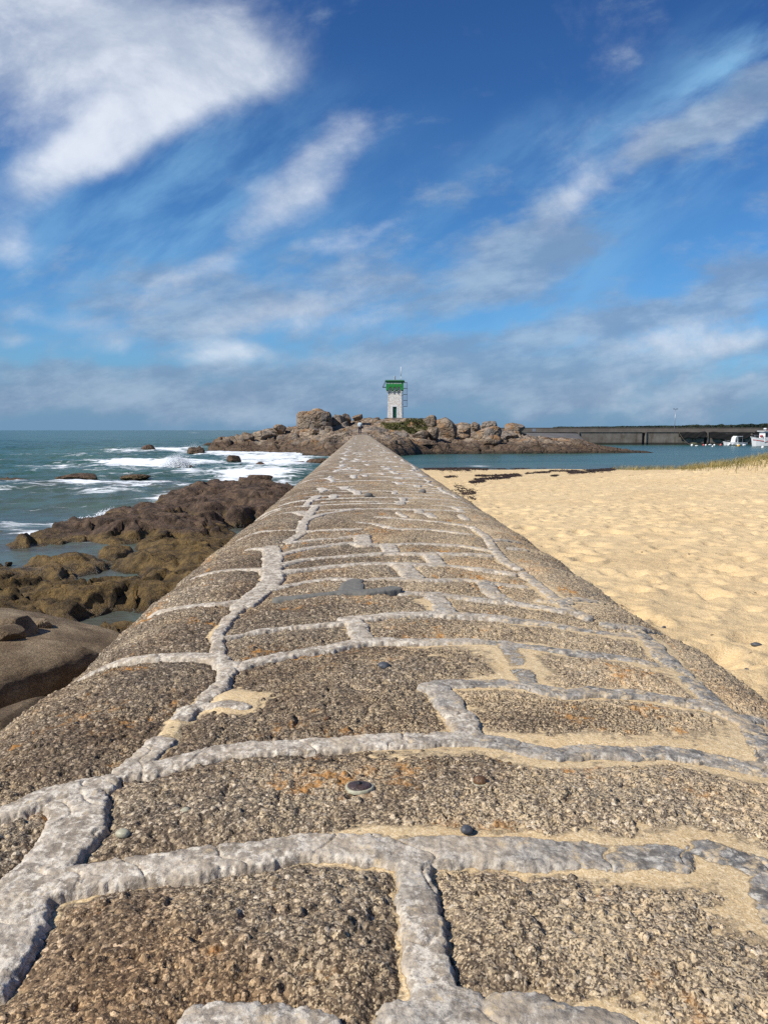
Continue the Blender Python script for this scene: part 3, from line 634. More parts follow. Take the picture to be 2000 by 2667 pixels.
def ico(level):
    if level not in _ico:
        bm = bmesh.new(); bmesh.ops.create_icosphere(bm, subdivisions=level, radius=1.0)
        v = np.array([q.co[:] for q in bm.verts]); f = np.array([[q.index for q in p.verts] for p in bm.faces]); bm.free(); _ico[level] = (v, f)
    return _ico[level]
def pebble(name, loc, rad, mat, seed, label, cat='stone', level=3):
    v, f = ico(level); v = v * (1 + .22 * fbm3(v * 1.2 + seed * 3.3, seed, 3))[:, None] * np.array(rad)
    o = mesh_obj(name, v, f, mat); o.location = loc; o.rotation_euler.z = seed * 1.3; tag(o, label, cat); return o
for i, (u, v, r, mt, lb) in enumerate([(1000, 1744, .016, 'pebble', 'dark slate pebble in the sandy hollow below the fourth pale joint'),
                                       (1215, 2174, .010, 'pebble', 'small blue-grey slate chip lying in sand on the near right of the wall'),
                                       (1100, 1286, .045, 'slip', 'grey lump of stone standing on the wall far ahead, right of centre'),
                                       (960, 1295, .04, 'slip', 'small grey lump standing on the middle of the wall ahead'),
                                       (484, 2127, .010, 'limpet_rim', 'cream quartz pebble on the dark near-left block'),
                                       (322, 2184, .011, 'limpet_rim', 'larger cream pebble near the left joint of the wall'),
                                       (852, 1880, .008, 'limpet_brown', 'tiny orange pebble on the grey block')]):
    x, y_, z = wall_top(u, v, r * .3 + .005); pebble('loose_stone', (x, y_, z), (r, r * .8, r * .62), M[mt], i + 2, lb)

# ------------------------------------------------------------------ domes of the tidal rock shelf (left)
def dome(x, y, cx, cy, a, b, h, rot=0.0, p=2.6, q=1.7):
    c_, s_ = math.cos(R(rot)), math.sin(R(rot)); dx, dy = x - cx, y - cy
    r = np.hypot((dx * c_ + dy * s_) / a, (-dx * s_ + dy * c_) / b)
    return h * np.maximum(0, 1 - r ** p) ** (1 / q) + np.where(r > 1, -(r - 1) * min(a, b) * .9, 0)
def px_dome(u0, u1, vtop, vbase, h, b=None, rot=0.0, **k):
    """a dome whose near foot and sides stand where the pixels meet the water"""
    uc = (u0 + u1) / 2; x, y0 = at_z(uc, vbase); a_, b_ = ray(uc, vtop)
    yt = (h - 3.0) / b_; b = b or max(.35, (yt - y0)); yc = y0 + b
    r0, _ = ray(u0, vbase); r1, _ = ray(u1, vbase); ym = y0 + b * .7
    return (ray(uc, vbase)[0] * yc, yc, (r1 - r0) / 2 * ym, b, h, rot, k)
DOMES = [px_dome(430, 770, 1252, 1345, .78, 6.0), px_dome(560, 780, 1262, 1350, .85, 5.0), px_dome(520, 640, 1288, 1350, .7, 2.5), px_dome(590, 665, 1302, 1372, .75, 1.1), px_dome(505, 590, 1330, 1385, .5, 1.3),
         px_dome(640, 760, 1305, 1365, .7, 2.4), px_dome(118, 330, 1347, 1430, .42, 2.4, -14), px_dome(230, 540, 1318, 1425, .62, 2.9, 0), px_dome(330, 470, 1322, 1370, .45, 2.0), px_dome(300, 400, 1326, 1352, .25, 1.4), px_dome(380, 600, 1340, 1450, .42, 2.6),
         px_dome(400, 640, 1385, 1500, .32, 3.0), px_dome(330, 560, 1425, 1500, .28, 1.7), px_dome(460, 620, 1400, 1540, .40, 2.4), px_dome(450, 640, 1440, 1580, .45, 1.8),
         px_dome(-90, 70, 1490, 1540, .16, 1.0), px_dome(50, 290, 1465, 1512, .22, 1.1), px_dome(-160, 230, 1522, 1630, .42, 1.5, 4), px_dome(60, 370, 1518, 1620, .40, 1.35, -8), px_dome(270, 350, 1436, 1462, .14, .6),
         px_dome(304, 480, 1500, 1592, .36, 1.2, 8), px_dome(420, 600, 1500, 1640, .45, 1.3), px_dome(200, 560, 1560, 1700, .25, .8), px_dome(-300, 200, 1560, 1760, .34, 1.6),
         (-1.6, 8.0, 1.5, 5.5, .55, 0, {}), (-3.4, 6.4, 2.6, 2.6, .42, 0, {}), (-5.5, 7.2, 3.0, 2.4, .35, 0, {}), (-1.4, 18, 1.0, 8, .5, 0, {}), (-1.3, 34, 1.0, 14, .5, 0, {}),
         px_dome(304, 460, 1262, 1288, .42, 1.6, 0), px_dome(350, 450, 1260, 1280, .45, 1.2), px_dome(0, 82, 1247, 1262, .30, 1.1), px_dome(-60, 60, 1249, 1263, .25, 1.2)]
def shelf_h(x, y):
    wx = x + .35 * fbm2(x * .8, y * .8, 101, 3); wy = y + .55 * fbm2(x * .8 + 9, y * .8, 103, 3)
    z = np.full(x.shape, -.9)
    for (cx, cy, a, b, h, rot, k) in DOMES:
        d = dome(wx, wy, cx, cy, a, b, h * .76, rot, 3.4, 1.5); z = np.maximum(z, d) + .04 * np.exp(-((z - d) / .12) ** 2)
    pl, idv, e = facets(wx * .55 + .2 * wy, wy * .42, 105, .17)
    z = z + (.22 * (idv - .45) + pl) * sm(.0, .05, e) - .14 * np.exp(-(e / .022) ** 2) * sm(-.25, .25, fbm2(x * .4 + 5, y * .4, 110, 2))
    pl, gid, ge = facets(wx * 1.5 + .3 * wy, wy * 1.2, 107, .10)
    z = z + (.09 * (gid - .5) + pl) * sm(.0, .05, ge) - .08 * np.exp(-(ge / .03) ** 2) * sm(0, .4, fbm2(x * .5, y * .5, 111, 2) + .15)
    pl, gid, ge = facets(wx * 4.2, wy * 3.4, 109, .035)
    z = z + (.016 * (gid - .5) + pl) * sm(.0, .12, ge) - .035 * np.exp(-(ge / .07) ** 2) * sm(-.1, .4, fbm2(x * .9, y * .9, 112, 2))
    # bedding: low ledges that dip to the left
    t = (z * 3.2 + x * .25 + fbm2(x * .5, y * .5, 113, 3) * 1.2); fr = t - np.floor(t)
    z = z + .15 * (sm(.0, .45, fr) - fr)
    z = z + .05 * fbm2(x * 2.2, y * 2.2, 115, 4) + .045 * (np.abs(fbm2(x * 5, y * 7, 117, 4)) - .2)
    return z
acc3 = [[], [], 0]
for (x0, x1, y0, y1, d) in ((-13, -.9, 2.0, 13.0, .035), (-16, -.9, 13.0, 24.0, .05), (-22, -.9, 24.0, 50.0, .085)):
    X, Y = np.meshgrid(np.arange(x0, x1 + d, d), np.arange(y0, y1 + d * 1.5, d)); Z = shelf_h(X, Y)
    f = grid_faces(*X.shape); f = f[(Z.ravel()[f] > -.35).any(1)]
    v, f, _ = compact(np.stack([X, Y, Z], -1).reshape(-1, 3), f); acc3[0].append(v); acc3[1].append(f + acc3[2]); acc3[2] += len(v)
tag(mesh_obj('rock_shelf', np.concatenate(acc3[0]), np.concatenate(acc3[1]), M['tidal']), kind='structure')

# ------------------------------------------------------------------ boulders
def boulder(name, loc, rad, mat, seed, label, cat='boulder', n=2.4, level=6, amp=.16, rz=0.0, tilt=0.0, crack=.05, group=None, parent=None, freq=1.25, nf=11, cut=(.66, .92)):
    v, f = ico(level)
    d = (np.abs(v) ** n).sum(1) ** (-1 / n); p = v * d[:, None]
    wv = v * freq + seed * 5.17
    r = 1 + amp * fbm3(wv, seed, 4, .5)
    lv = v * (2.1 * freq) + seed * 1.7
    k = fbm3(lv, seed + 40, 3); r = r - crack * np.exp(-(k / .035) ** 2) - crack * .6 * np.exp(-(fbm3(lv * .8 + 31, seed + 60, 2) / .03) ** 2)
    r = r + .30 * amp * fbm3(v * 6 + seed, seed + 80, 4, .6)
    p = p * r[:, None]
    rs = np.random.default_rng(seed); nn_ = rs.normal(0, 1, (16, 3)); nn_ /= np.linalg.norm(nn_, axis=1)[:, None]; nn_[0] = (0, .2, .98)
    for j in range(nf):
        dd = rs.uniform(*cut); t_ = p @ nn_[j]; ex = np.maximum(0, t_ - dd); p = p - (ex - .05 * (1 - np.exp(-ex / .05)))[:, None] * nn_[j]
    p = p / np.abs(p).max(0) * np.array(rad)
    a, t = rz, tilt; ca, sa_ = math.cos(t), math.sin(t)
    p = np.stack([p[:, 0] * ca + p[:, 2] * sa_, p[:, 1], -p[:, 0] * sa_ + p[:, 2] * ca], 1)
    o = mesh_obj(name, p, f, mat, parent); o.location = loc; o.rotation_euler.z = a
    if not parent: tag(o, label, cat, group)
    return o
def pb(u0, u1, vt, vb, y, name, mat, seed, label, cat='boulder', sink=.25, depth=None, **k):
    """boulder that fills the given pixel box at distance y"""
    xa, zt = at_y(u0, vt, y); xb, zb = at_y(u1, vb, y)
    rx = abs(xb - xa) / 2; rz_ = (zt - zb) / 2; zc = (zt + zb) / 2 - rz_ * sink * .5; rz_ *= 1 + sink * .5
    return boulder(name, ((xa + xb) / 2, y + (depth or rx) * .2, zc), (rx * .97, depth or rx, rz_ * .97), mat, seed, label, cat, **k)
Gm, Nm, Tm = M['granite'], M['near_rock'], M['tidal']
# close to the wall on the left: the great dry slab and its neighbours
def slab():
    n1_, n2_ = 260, 240
    U, V = np.meshgrid(np.linspace(-1, 1, n1_), np.linspace(-1, 1, n2_))
    v, f = ico(7); e = 5.0
    d = (np.abs(v) ** e).sum(1) ** (-1 / e); p = v * d[:, None]
    q = p * np.array([2.45, 1.65, .42])
    lump = .09 * fbm3(q * .7 + 3, 5, 4) + .018 * fbm3(q * 4 + 1, 9, 4, .6); q = q * (1 + lump)[:, None]
    q[:, 2] += .10 * np.sin(q[:, 0] * 1.3 + 1.0) * (v[:, 2] > 0) + .10 * q[:, 1] * .9
    # a soft step running back across the top
    st = q[:, 0] + .9 * q[:, 1] + .25 * fbm3(q * .9, 21, 2); q[:, 2] -= .09 * sm(-.15, .15, st) * sm(0, .25, q[:, 2]) * 1.0
    q[:, 1] += np.where(q[:, 2] < .05, .22 * sm(.05, -.4, -q[:, 2] * -1) * (q[:, 1] < 0), 0)
    return q, f
q, f = slab(); o = mesh_obj('rock_slab', q, f, Nm); o.location = (-4.60, 7.20, .54); o.rotation_euler.z = R(66)
tag(o, 'big smooth tan granite slab lying against the left foot of the wall', 'rock')
pb(-60, 92, 1600, 1684, 8.0, 'boulder', Nm, 12, 'rounded brown boulder on the left picture edge, upper of two on the slab', n=2.5, amp=.14)
pb(-60, 62, 1630, 1690, 7.5, 'boulder', Nm, 17, 'low rounded boulder in front of the rounded brown boulder on the left edge', n=2.4)
pb(62, 138, 1610, 1668, 8.5, 'boulder', Nm, 23, 'dark shaded end boulder at the right of the pair on the slab', n=2.8, amp=.2)
pb(-60, 92, 1852, 1980, 4.9, 'boulder', Nm, 31, 'rounded brown boulder under the dark slab edge at the left picture edge', n=2.3, depth=.5)
# loose stones on the shelf
for i, (u0, u1, vt, vb, lb) in enumerate([(113, 145, 1454, 1468, 'square brown block standing in the wet flats'), (12, 32, 1461, 1475, 'small dark stone in the wet flats near the left edge'),
                                          (72, 96, 1463, 1469, 'flat stone between the two small stones in the wet flats'), (212, 240, 1444, 1456, 'pale tan stone in the shallow water'), (-12, 14, 1381, 1395, 'dark stone in the foam at the left edge')]):
    _, y = at_z((u0 + u1) / 2, vb); pb(u0, u1, vt, vb, y, 'stone', Tm if i != 3 else Nm, 50 + i, lb, 'stone', n=3.2, level=4, amp=.2)
# rocks awash in the surf
surf = [(368, 412, 1155, 1181, 'tall dark rock like a stump alone in the surf, farthest left of the islet', 3.0, .16), (420, 442, 1172, 1179, 'low dark rock right beside the stump-shaped rock', 2.2, .2),
        (484, 535, 1163, 1186, 'two-humped dark rock at the left tip of the islet', 2.2, .25), (524, 566, 1151, 1168, 'long low brown rock behind the two-humped rock', 2.6, .2),
        (584, 629, 1184, 1208, 'pointed dark rock in the breaking wave in front of the islet', 2.0, .35), (622, 634, 1207, 1217, 'tiny rock right below the pointed dark rock', 2.2, .3), (664, 693, 1201, 1219, 'black rock in foam between the pointed rock and the wall', 2.4, .3),
        (484, 507, 1210, 1219, 'small dark rock in the spray, the right one of two', 2.2, .3), (458, 472, 1215, 1222, 'small dark rock in the spray, the left one of two', 2.2, .3), (524, 542, 1209, 1215, 'flat rock awash right of the spray', 2.2, .3), (695, 712, 1211, 1218, 'flat awash rock right of the black rock in foam', 2.2, .3),
        (758, 802, 1199, 1213, 'jagged black rock in foam, left of the rocks touching the wall', 2.2, .35), (795, 862, 1190, 1214, 'long dark rock touching the left side of the wall near the islet', 2.4, .3),
        (637, 712, 1234, 1257, 'wide dark rock with two humps awash in front of the brown shelf', 2.2, .32), (630, 650, 1228, 1235, 'small flat dark rock behind the wide two-humped rock', 2.2, .3),
        (306, 392, 1235, 1249, 'long flat weedy rock far out, right of the reddish dome', 2.4, .3), (140, 262, 1231, 1258, 'low reddish brown dome awash in the waves', 2.1, .14), (-20, 83, 1246, 1263, 'flat dark rock awash at the left picture edge', 2.3, .3)]
for i, (u0, u1, vt, vb, lb, n_, am) in enumerate(surf):
    _, y = at_z((u0 + u1) / 2, vb - 1); k = {}
    if i == 0: k = dict(tilt=.25)
    pb(u0, u1, vt, vb, y, 'sea_rock', Tm, 70 + i * 3, lb, 'rock', n=n_, amp=am, level=5, sink=.5, freq=1.5, depth=max(.5, (u1 - u0) / F * y * .38), **k)

# ------------------------------------------------------------------ the granite islet
out_ = [(-23.2, 99), (-19, 101), (-14, 100), (-10.5, 99), (-8.2, 94), (-7, 88), (-5.2, 83), (-3, 79), (-1.5, 78), (1.5, 81), (3, 85), (5, 90), (8, 95), (13, 97.5), (20, 98), (26, 98), (32, 98.8), (38, 99.6), (42.5, 100.6), (40, 102.5), (36, 105), (33, 112), (31, 130), (30, 165), (5, 172), (-15, 160), (-21, 125)]
ctl = [(-22, 104, .35), (-23, 98, .1), (-21, 100, .25), (-18.7, 108, 1.5), (-16, 112, 1.7), (-12.6, 115, 2.45), (-9.4, 118, 2.8), (-5.3, 118, 3.3), (-3, 122, 3.9), (0, 125, 4.15), (4.2, 140, 4.45), (7, 147, 4.95), (10.4, 135, 4.35), (12, 118, 1.9), (18, 115, 1.5), (23.4, 120, 1.8), (14, 106, 1.1), (19, 106, 1.0), (12, 125, 3.0), (18, 128, 1.9), (25, 110, 1.6),
       (0, 95, 2.42), (0, 90, 2.33), (0, 100, 2.75), (0, 110, 3.4), (-12.6, 105, 1.0), (-7, 100, 1.7), (-4, 92, 1.3), (-2.5, 84, .6), (10.5, 100, .8), (7, 103, 1.6), (4, 95, 1.9), (2.8, 91, 1.7), (15, 100, .6), (21, 104, 1.3), (0, 165, 3), (-10, 140, 3), (20, 140, 2.3), (-5, 108, 2.4), (5, 112, 3.0), (8, 120, 3.6),
       (28, 103, 1.15), (33, 102.5, .7), (38, 101.5, .33), (42, 101, .05), (30, 110, 1.4), (6.5, 150, 5.0), (3, 152, 4.6), (9, 152, 4.6), (-6.5, 104, 2.0)]
ctl = np.array(ctl)
def poly_sd(x, y, P):
    d = np.full(x.shape, 1e9); ins = np.zeros(x.shape, bool); n = len(P)
    for i in range(n):
        (x0, y0), (x1, y1) = P[i], P[(i + 1) % n]; vx, vy = x1 - x0, y1 - y0
        t = np.clip(((x - x0) * vx + (y - y0) * vy) / (vx * vx + vy * vy), 0, 1); d = np.minimum(d, np.hypot(x - x0 - t * vx, y - y0 - t * vy))
        c_ = ((y0 > y) != (y1 > y)) & (x < vx * (y - y0) / (vy if vy else 1e-9) + x0); ins ^= c_
    return np.where(ins, d, -d)
def islet_h(x, y, detail=True):
    wx = x + 1.0 * fbm2(x * .25, y * .25, 201, 3); wy = y + 1.0 * fbm2(x * .25 + 5, y * .25, 203, 3)
    sd_ = poly_sd(wx * .6 + x * .4, wy * .6 + y * .4, out_)
    W_ = 0; H = 0
    for cx, cy, h in ctl:
        k = 1.0 / (((x - cx) ** 2 + ((y - cy) * .7) ** 2) + .6) ** 1.6; W_ = W_ + k; H = H + k * h
    H = H / W_
    z = (H + .8) * (1 - np.exp(-np.maximum(sd_, 0) / 1.1)) - .8 + np.minimum(sd_, 0) * .5
    if not detail: return z
    calm = 1 - .88 * np.exp(-(x / 1.8) ** 2) * sm(124, 112, y)           # the worn path beyond the wall's end
    calm = calm * (1 - .85 * np.exp(-((x - 6.5) / 3.2) ** 2 - ((y - 148) / 6) ** 2))
    calm = calm * (1 - .55 * sm(27, 33, x))
    apl, ai, e = facets(wx * .26 + wy * .12, wy * .30 - wx * .05, 211, .55)
    bpl, bi_, be = facets(wx * .62 + wy * .25, wy * .75, 213, .30)
    rel = (.85 * (ai - .42) + apl) * sm(.0, .10, e) + .15 - .6 * np.exp(-(e / .03) ** 2) * sm(-.3, .2, fbm2(x * .15, y * .15, 221, 2))
    rel = rel + (.30 * (bi_ - .5) + bpl) * sm(.0, .10, be) - .30 * np.exp(-(be / .045) ** 2) + .22 * fbm2(x * .9, y * .9, 215, 4) + .12 * np.abs(fbm2(x * 2.4, y * 2.4, 217, 3))
    t = z * 1.5 + x * .12 + fbm2(x * .3, y * .3, 219, 3); fr = t - np.floor(t); rel = rel + .34 * (sm(.0, .6, fr) - fr)
    return z + (rel - .25) * calm * sm(-1.5, 2.5, sd_)
d = .19
X, Y = np.meshgrid(np.arange(-26, 45, d), np.arange(76, 170, d)); Z = islet_h(X, Y)
f = grid_faces(*X.shape); f = f[(Z.ravel()[f] > -.5).any(1)]; v, f, _ = compact(np.stack([X, Y, Z], -1).reshape(-1, 3), f)
tag(mesh_obj('islet_rock', v, f, Gm), kind='structure')
def isl(x, y): return float(islet_h(np.array([float(x)]), np.array([float(y)]))[0])
B = [ # u0,u1,vt,vb,y,n,amp,tilt,label
 (770, 870, 1066, 1126, 118, 4.2, .10, 0, 'giant orange-stained granite block, largest boulder of the islet, left of the walker'),
 (800, 850, 1060, 1082, 119, 2.3, .3, 0, 'broken grey cap stones on top of the giant orange-stained block'),
 (858, 896, 1074, 1110, 120, 3.0, .15, 0, 'grey upright boulder leaning on the right side of the giant block'),
 (880, 916, 1070, 1106, 122, 2.5, .15, .2, 'tall domed grey boulder right of the giant block'),
 (917, 946, 1079, 1094, 121, 2.2, .22, -.25, 'small overhanging boulder perched above the walker'),
 (711, 748, 1101, 1126, 114, 2.3, .15, .15, 'lone rounded boulder left of the giant block, on the skyline'),
 (650, 722, 1118, 1152, 110, 2.3, .12, -.1, 'long rounded grey boulder on the left slope of the islet'),
 (619, 664, 1122, 1152, 108, 2.3, .14, .2, 'rounded boulder at the left end of the islet skyline'),
 (842, 868, 1107, 1130, 106, 2.2, .18, 0, 'pointed boulder in front of the giant block'),
 (804, 834, 1112, 1130, 106, 2.6, .25, 0, 'flat ring-shaped boulder at the foot of the giant block'),
 (832, 842, 1112, 1130, 106, 2.6, .2, 0, 'narrow stone between the ring-shaped and the pointed boulders'),
 (1134, 1191, 1076, 1150, 111, 2.6, .12, -.08, 'tallest pale boulder right of the grass, split down its face'),
 (1106, 1141, 1074, 1110, 117, 2.5, .18, 0, 'grey boulder behind the left shoulder of the tallest pale boulder'),
 (1183, 1232, 1088, 1150, 114, 2.4, .13, .1, 'rounded grey boulder right of the tallest pale boulder'),
 (1224, 1306, 1100, 1170, 106, 2.6, .13, .1, 'broad tan boulder with dark clefts at the right of the boulder group'),
 (1254, 1304, 1131, 1166, 103, 2.3, .16, 0, 'yellow-stained lumpy boulder under the broad tan boulder'),
 (1252, 1276, 1158, 1181, 100.5, 2.6, .12, 0, 'smooth upright stone at the waterline under the yellow-stained boulder'),
 (1250, 1296, 1092, 1124, 109, 2.2, .3, 0, 'jagged pinkish stones on top of the broad tan boulder'),
 (1224, 1254, 1097, 1122, 116, 2.2, .2, 0, 'small pale stone behind the broad tan boulder'),
 (1111, 1144, 1107, 1143, 106, 2.4, .14, -.15, 'upright pale boulder leaning on the tallest boulder from the left'),
 (1070, 1120, 1120, 1146, 105, 2.8, .14, 0, 'low flat-topped boulder under the grass patch'),
 (1186, 1222, 1124, 1144, 109, 2.3, .12, .15, 'dark oval boulder in the shade between the tall boulders'),
 (1298, 1368, 1097, 1138, 137, 2.4, .26, -.1, 'pale jagged outcrop behind the group, near the quay'),
 (1006, 1045, 1145, 1172, 92, 2.5, .18, 0, 'brown boulder just right of the far end of the wall'),
 (1050, 1068, 1091, 1102, 143, 2.3, .2, 0, 'small pale stone beside the steps of the light tower'),
 (1064, 1091, 1091, 1104, 144, 2.3, .15, 0, 'rounded pale boulder right of the light tower steps'),
 (1223, 1254, 1158, 1178, 100, 2.4, .15, .1, 'dark stone at the waterline left of the smooth upright stone'),
 (1202, 1226, 1162, 1172, 101, 2.4, .15, 0, 'flat stone at the waterline, the middle one of three'),
 (1170, 1202, 1158, 1174, 101, 2.5, .15, 0, 'flat stone at the waterline, the left one of three'),
 (1052, 1140, 1142, 1170, 99, 2.8, .14, .12, 'long orange-brown ledge of rock above the calm water'),
 (1300, 1352, 1120, 1146, 116, 2.6, .2, 0, 'flat grey outcrop between the boulder group and the slipway'),
 (1340, 1378, 1147, 1172, 103, 2.4, .22, 0, 'rough brown outcrop where the weedy spit begins'),
]
for i, (u0, u1, vt, vb, y, n_, am, tl, lb) in enumerate(B):
    pb(u0, u1, vt, vb, y, 'boulder', Gm, 200 + i * 7 + (500 if i == 11 else 0), lb, n=n_, amp=am, tilt=tl, level=5 if i not in (0, 11, 14) else 6, sink=.3, crack=.07, nf=2 if i == 0 else 15, cut=(.52, .86), depth=(u1 - u0) / F * y * .42)
# ------------------------------------------------------------------ grass on the islet
def blades(pts, hmin, hmax, wd, lean=.5, dirs=None):
    n = len(pts); h = rng.uniform(hmin, hmax, n); a = rng.uniform(0, 6.283, n); w_ = wd * rng.uniform(.6, 1.3, n)
    lx = rng.normal(.25, lean, n) * h; ly = rng.normal(0, lean, n) * h; ca, sa_ = np.cos(a), np.sin(a)
    p0 = pts + np.stack([-ca * w_, -sa_ * w_, 0 * h - .02], 1); p1 = pts + np.stack([ca * w_, sa_ * w_, 0 * h - .02], 1)
    m0 = pts + np.stack([lx * .35 - ca * w_ * .7, ly * .35 - sa_ * w_ * .7, h * .6], 1); m1 = pts + np.stack([lx * .35 + ca * w_ * .7, ly * .35 + sa_ * w_ * .7, h * .6], 1)
    t = pts + np.stack([lx, ly, h], 1)
    v = np.stack([p0, p1, m1, m0, t], 1).reshape(-1, 3); i = np.arange(n)[:, None] * 5
    return v, np.concatenate([i + np.array([0, 1, 2]), i + np.array([0, 2, 3]), i + np.array([3, 2, 4])])
n = 60000
gxx = rng.uniform(3.0, 13.0, n); gyy = rng.uniform(100, 140, n)
msk = np.zeros(n)
for (u, vv, y, a, b, k) in [(1085, 1108, 124, 2.6, 9, 1), (1050, 1118, 116, 2.5, 7, .9), (1110, 1110, 118, 1.6, 6, 1), (1015, 1112, 118, 1.8, 6, .4)]:
    cx, _ = at_y(u, vv, y); msk += k * np.exp(-((gxx - cx) / a) ** 2 - ((gyy - y) / b) ** 2)
keep = msk + .5 * fbm2(gxx * .7, gyy * .5, 301, 3) > .42
gp = np.stack([gxx[keep], gyy[keep], islet_h(gxx[keep], gyy[keep])], 1)
v, f = blades(gp, .12, .42, .06); tag(mesh_obj('islet_grass', v, f, M['grass'], smooth=False), 'green turf growing between the boulders below the light tower', 'grass', kind='stuff')

# ------------------------------------------------------------------ beach
def beach_base(x, y):
    z = 1.60 - (y - 4) / 56 * 1.62 + np.where(y > 60, -(y - 60) * .03, 0)
    z = z + 1.45 * np.exp(-((x - 24) / 7.2) ** 2 - ((y - 34) / 8) ** 2) + .05 * np.clip(x - 3, 0, 12) * sm(50, 20, y) * .25
    z = z + .10 * np.exp(-((x - 1.2) / .8) ** 2) * sm(30, 5, y)
    return z + .10 * fbm2(x * .16, y * .16, 401, 3)
def beach_h(x, y):
    z = beach_base(x, y)
    dry = sm(.02, .25, z)
    sc_ = 1.0
    f1, f2, i1 = wor2(x * 1.55 + .3 * fbm2(x, y, 3, 2), y * 1.35, 411)
    pit = np.where(i1 > .4, 1, 0) * (.055 + .05 * i1)
    z = z + dry * (-pit * np.exp(-(f1 / .19) ** 2) + pit * .30 * np.exp(-((f1 - .36) / .12) ** 2))
    g1, g2, i2 = wor2(x * 3.3 + 4, y * 2.6, 413)
    z = z + dry * (.050 * (i2 > .4)) * (-np.exp(-(g1 / .22) ** 2) + .3 * np.exp(-((g1 - .42) / .13) ** 2))
    z = z + dry * (.022 * fbm2(x * 1.0, y * 1.3, 421, 3) + .026 * fbm2(x * 4, y * 5, 423, 3) + .010 * fbm2(x * 16, y * 16, 425, 3))
    return z
a3 = [[], [], 0]
for (x0, x1, y0, y1, d) in ((1.1, 12, 1.0, 9.0, .026), (1.1, 20, 9.0, 18.0, .045), (1.1, 34, 18.0, 36.0, .085), (1.1, 60, 36.0, 78.0, .19), (12, 60, -12, 9.0, .4), (20, 60, 9, 18, .4), (34, 60, 18, 36, .4), (1.1, 12, -12, 1.0, .2)):
    X, Y = np.meshgrid(np.arange(x0, x1 + d, d), np.arange(y0, y1 + d * 1.2, d)); Z = beach_h(X, Y) - (.003 if d > .3 else 0)
    a3[0].append(np.stack([X, Y, Z], -1).reshape(-1, 3)); a3[1].append(grid_faces(*X.shape) + a3[2]); a3[2] += X.size
tag(mesh_obj('sand_beach', np.concatenate(a3[0]), np.concatenate(a3[1]), M['beach']), kind='structure')
def on_beach(u, v):
    a, b = ray(u, v); ys = np.linspace(4, 70, 3000); g = beach_base(a * ys, ys) - (3 + b * ys)
    i = np.argmax(g > 0); return a * ys[i], ys[i]
# seaweed wrack: little crumpled strips along the tide lines
def wrack(lines, n, name, label, size=.07):
    vs = []; fs = []; k = 0
    for (u0, v0, u1, v1, wv, dens) in lines:
        for _ in range(int(n * dens)):
            t = rr.random(); u = u0 + (u1 - u0) * t; v_ = v0 + (v1 - v0) * t + rr.gauss(0, wv) + 1.2 * math.sin(u * .03)
            x, y = on_beach(u, v_)
            if n2d(np.array([x * 1.1]), np.array([y * 1.1]), 5)[0] < -.25: continue
            z = float(beach_h(np.array([x]), np.array([y]))[0]); s = size * rr.uniform(.5, 1.8) * (.5 + y / 70); a = rr.gauss(0, .6)
            px, py = x - math.cos(a) * s, y - math.sin(a) * s
            for j in range(3):
                qx, qy = px + math.cos(a) * s * .7, py + math.sin(a) * s * .7; zz = z + rr.uniform(.0, .05) * (.6 + y / 60); w_ = s * rr.uniform(.14, .32)
                nx_, ny_ = -math.sin(a) * w_, math.cos(a) * w_
                vs += [(px - nx_, py - ny_, zz), (px + nx_, py + ny_, zz + .02), (qx + nx_, qy + ny_, zz + .01), (qx - nx_, qy - ny_, zz - .01)]; fs.append((k, k + 1, k + 2, k + 3)); k += 4
                px, py = qx, qy; a += rr.gauss(0, .7)
    tag(mesh_obj(name, vs, fs, M['weed'], smooth=False), label, 'seaweed', kind='stuff')
wrack([(1105, 1221, 1270, 1223, 1.2, 1.6), (1270, 1221, 1420, 1221, .7, .8), (1240, 1242, 1350, 1236, .8, .9), (1235, 1252, 1355, 1240, 1.2, 1.2), (1220, 1260, 1260, 1255, 1.2, .4), (1370, 1235, 1430, 1232, .7, .4), (1430, 1229, 1600, 1223, 1.0, .9),
       (1480, 1232, 1600, 1225, 2.0, 1.0), (1436, 1242, 1452, 1240, .8, .12), (1160, 1245, 1190, 1244, .8, .15), (1140, 1225, 1240, 1225, 2.5, .5)], 700, 'seaweed_wrack', 'dark seaweed lines left along the tide edge of the sand')
wrack([(1180, 1275, 1238, 1292, 8, 1.0), (1195, 1282, 1238, 1288, 5, .4)], 210, 'seaweed_patch', 'loose patch of brown seaweed on the sand beside the wall', .06)
for i, (u, v_, r, lb) in enumerate([(1967, 1698, .026, 'dark blue-grey slate stone on the sand near the right picture edge'), (1728, 1636, .016, 'small dark stone on the sand close beside the wall'), (1944, 1746, .012, 'tiny dark chip on the sand below the slate stone'), (1348, 1327, .03, 'brown pebble on the sand a little beyond the wall')]):
    x, y = on_beach(u, v_); z = float(beach_h(np.array([x]), np.array([y]))[0]); pebble('beach_stone', (x, y, z + r * .25), (r * 1.3, r * .8, r * .6), M['pebble'], 31 + i, lb)
x, y = on_beach(1135, 1219); z = float(beach_h(np.array([x]), np.array([y]))[0]); pebble('beach_stone', (x, y, z + .1), (.16, .16, .16), M['white'], 44, 'white stone at the water edge beside the wall')
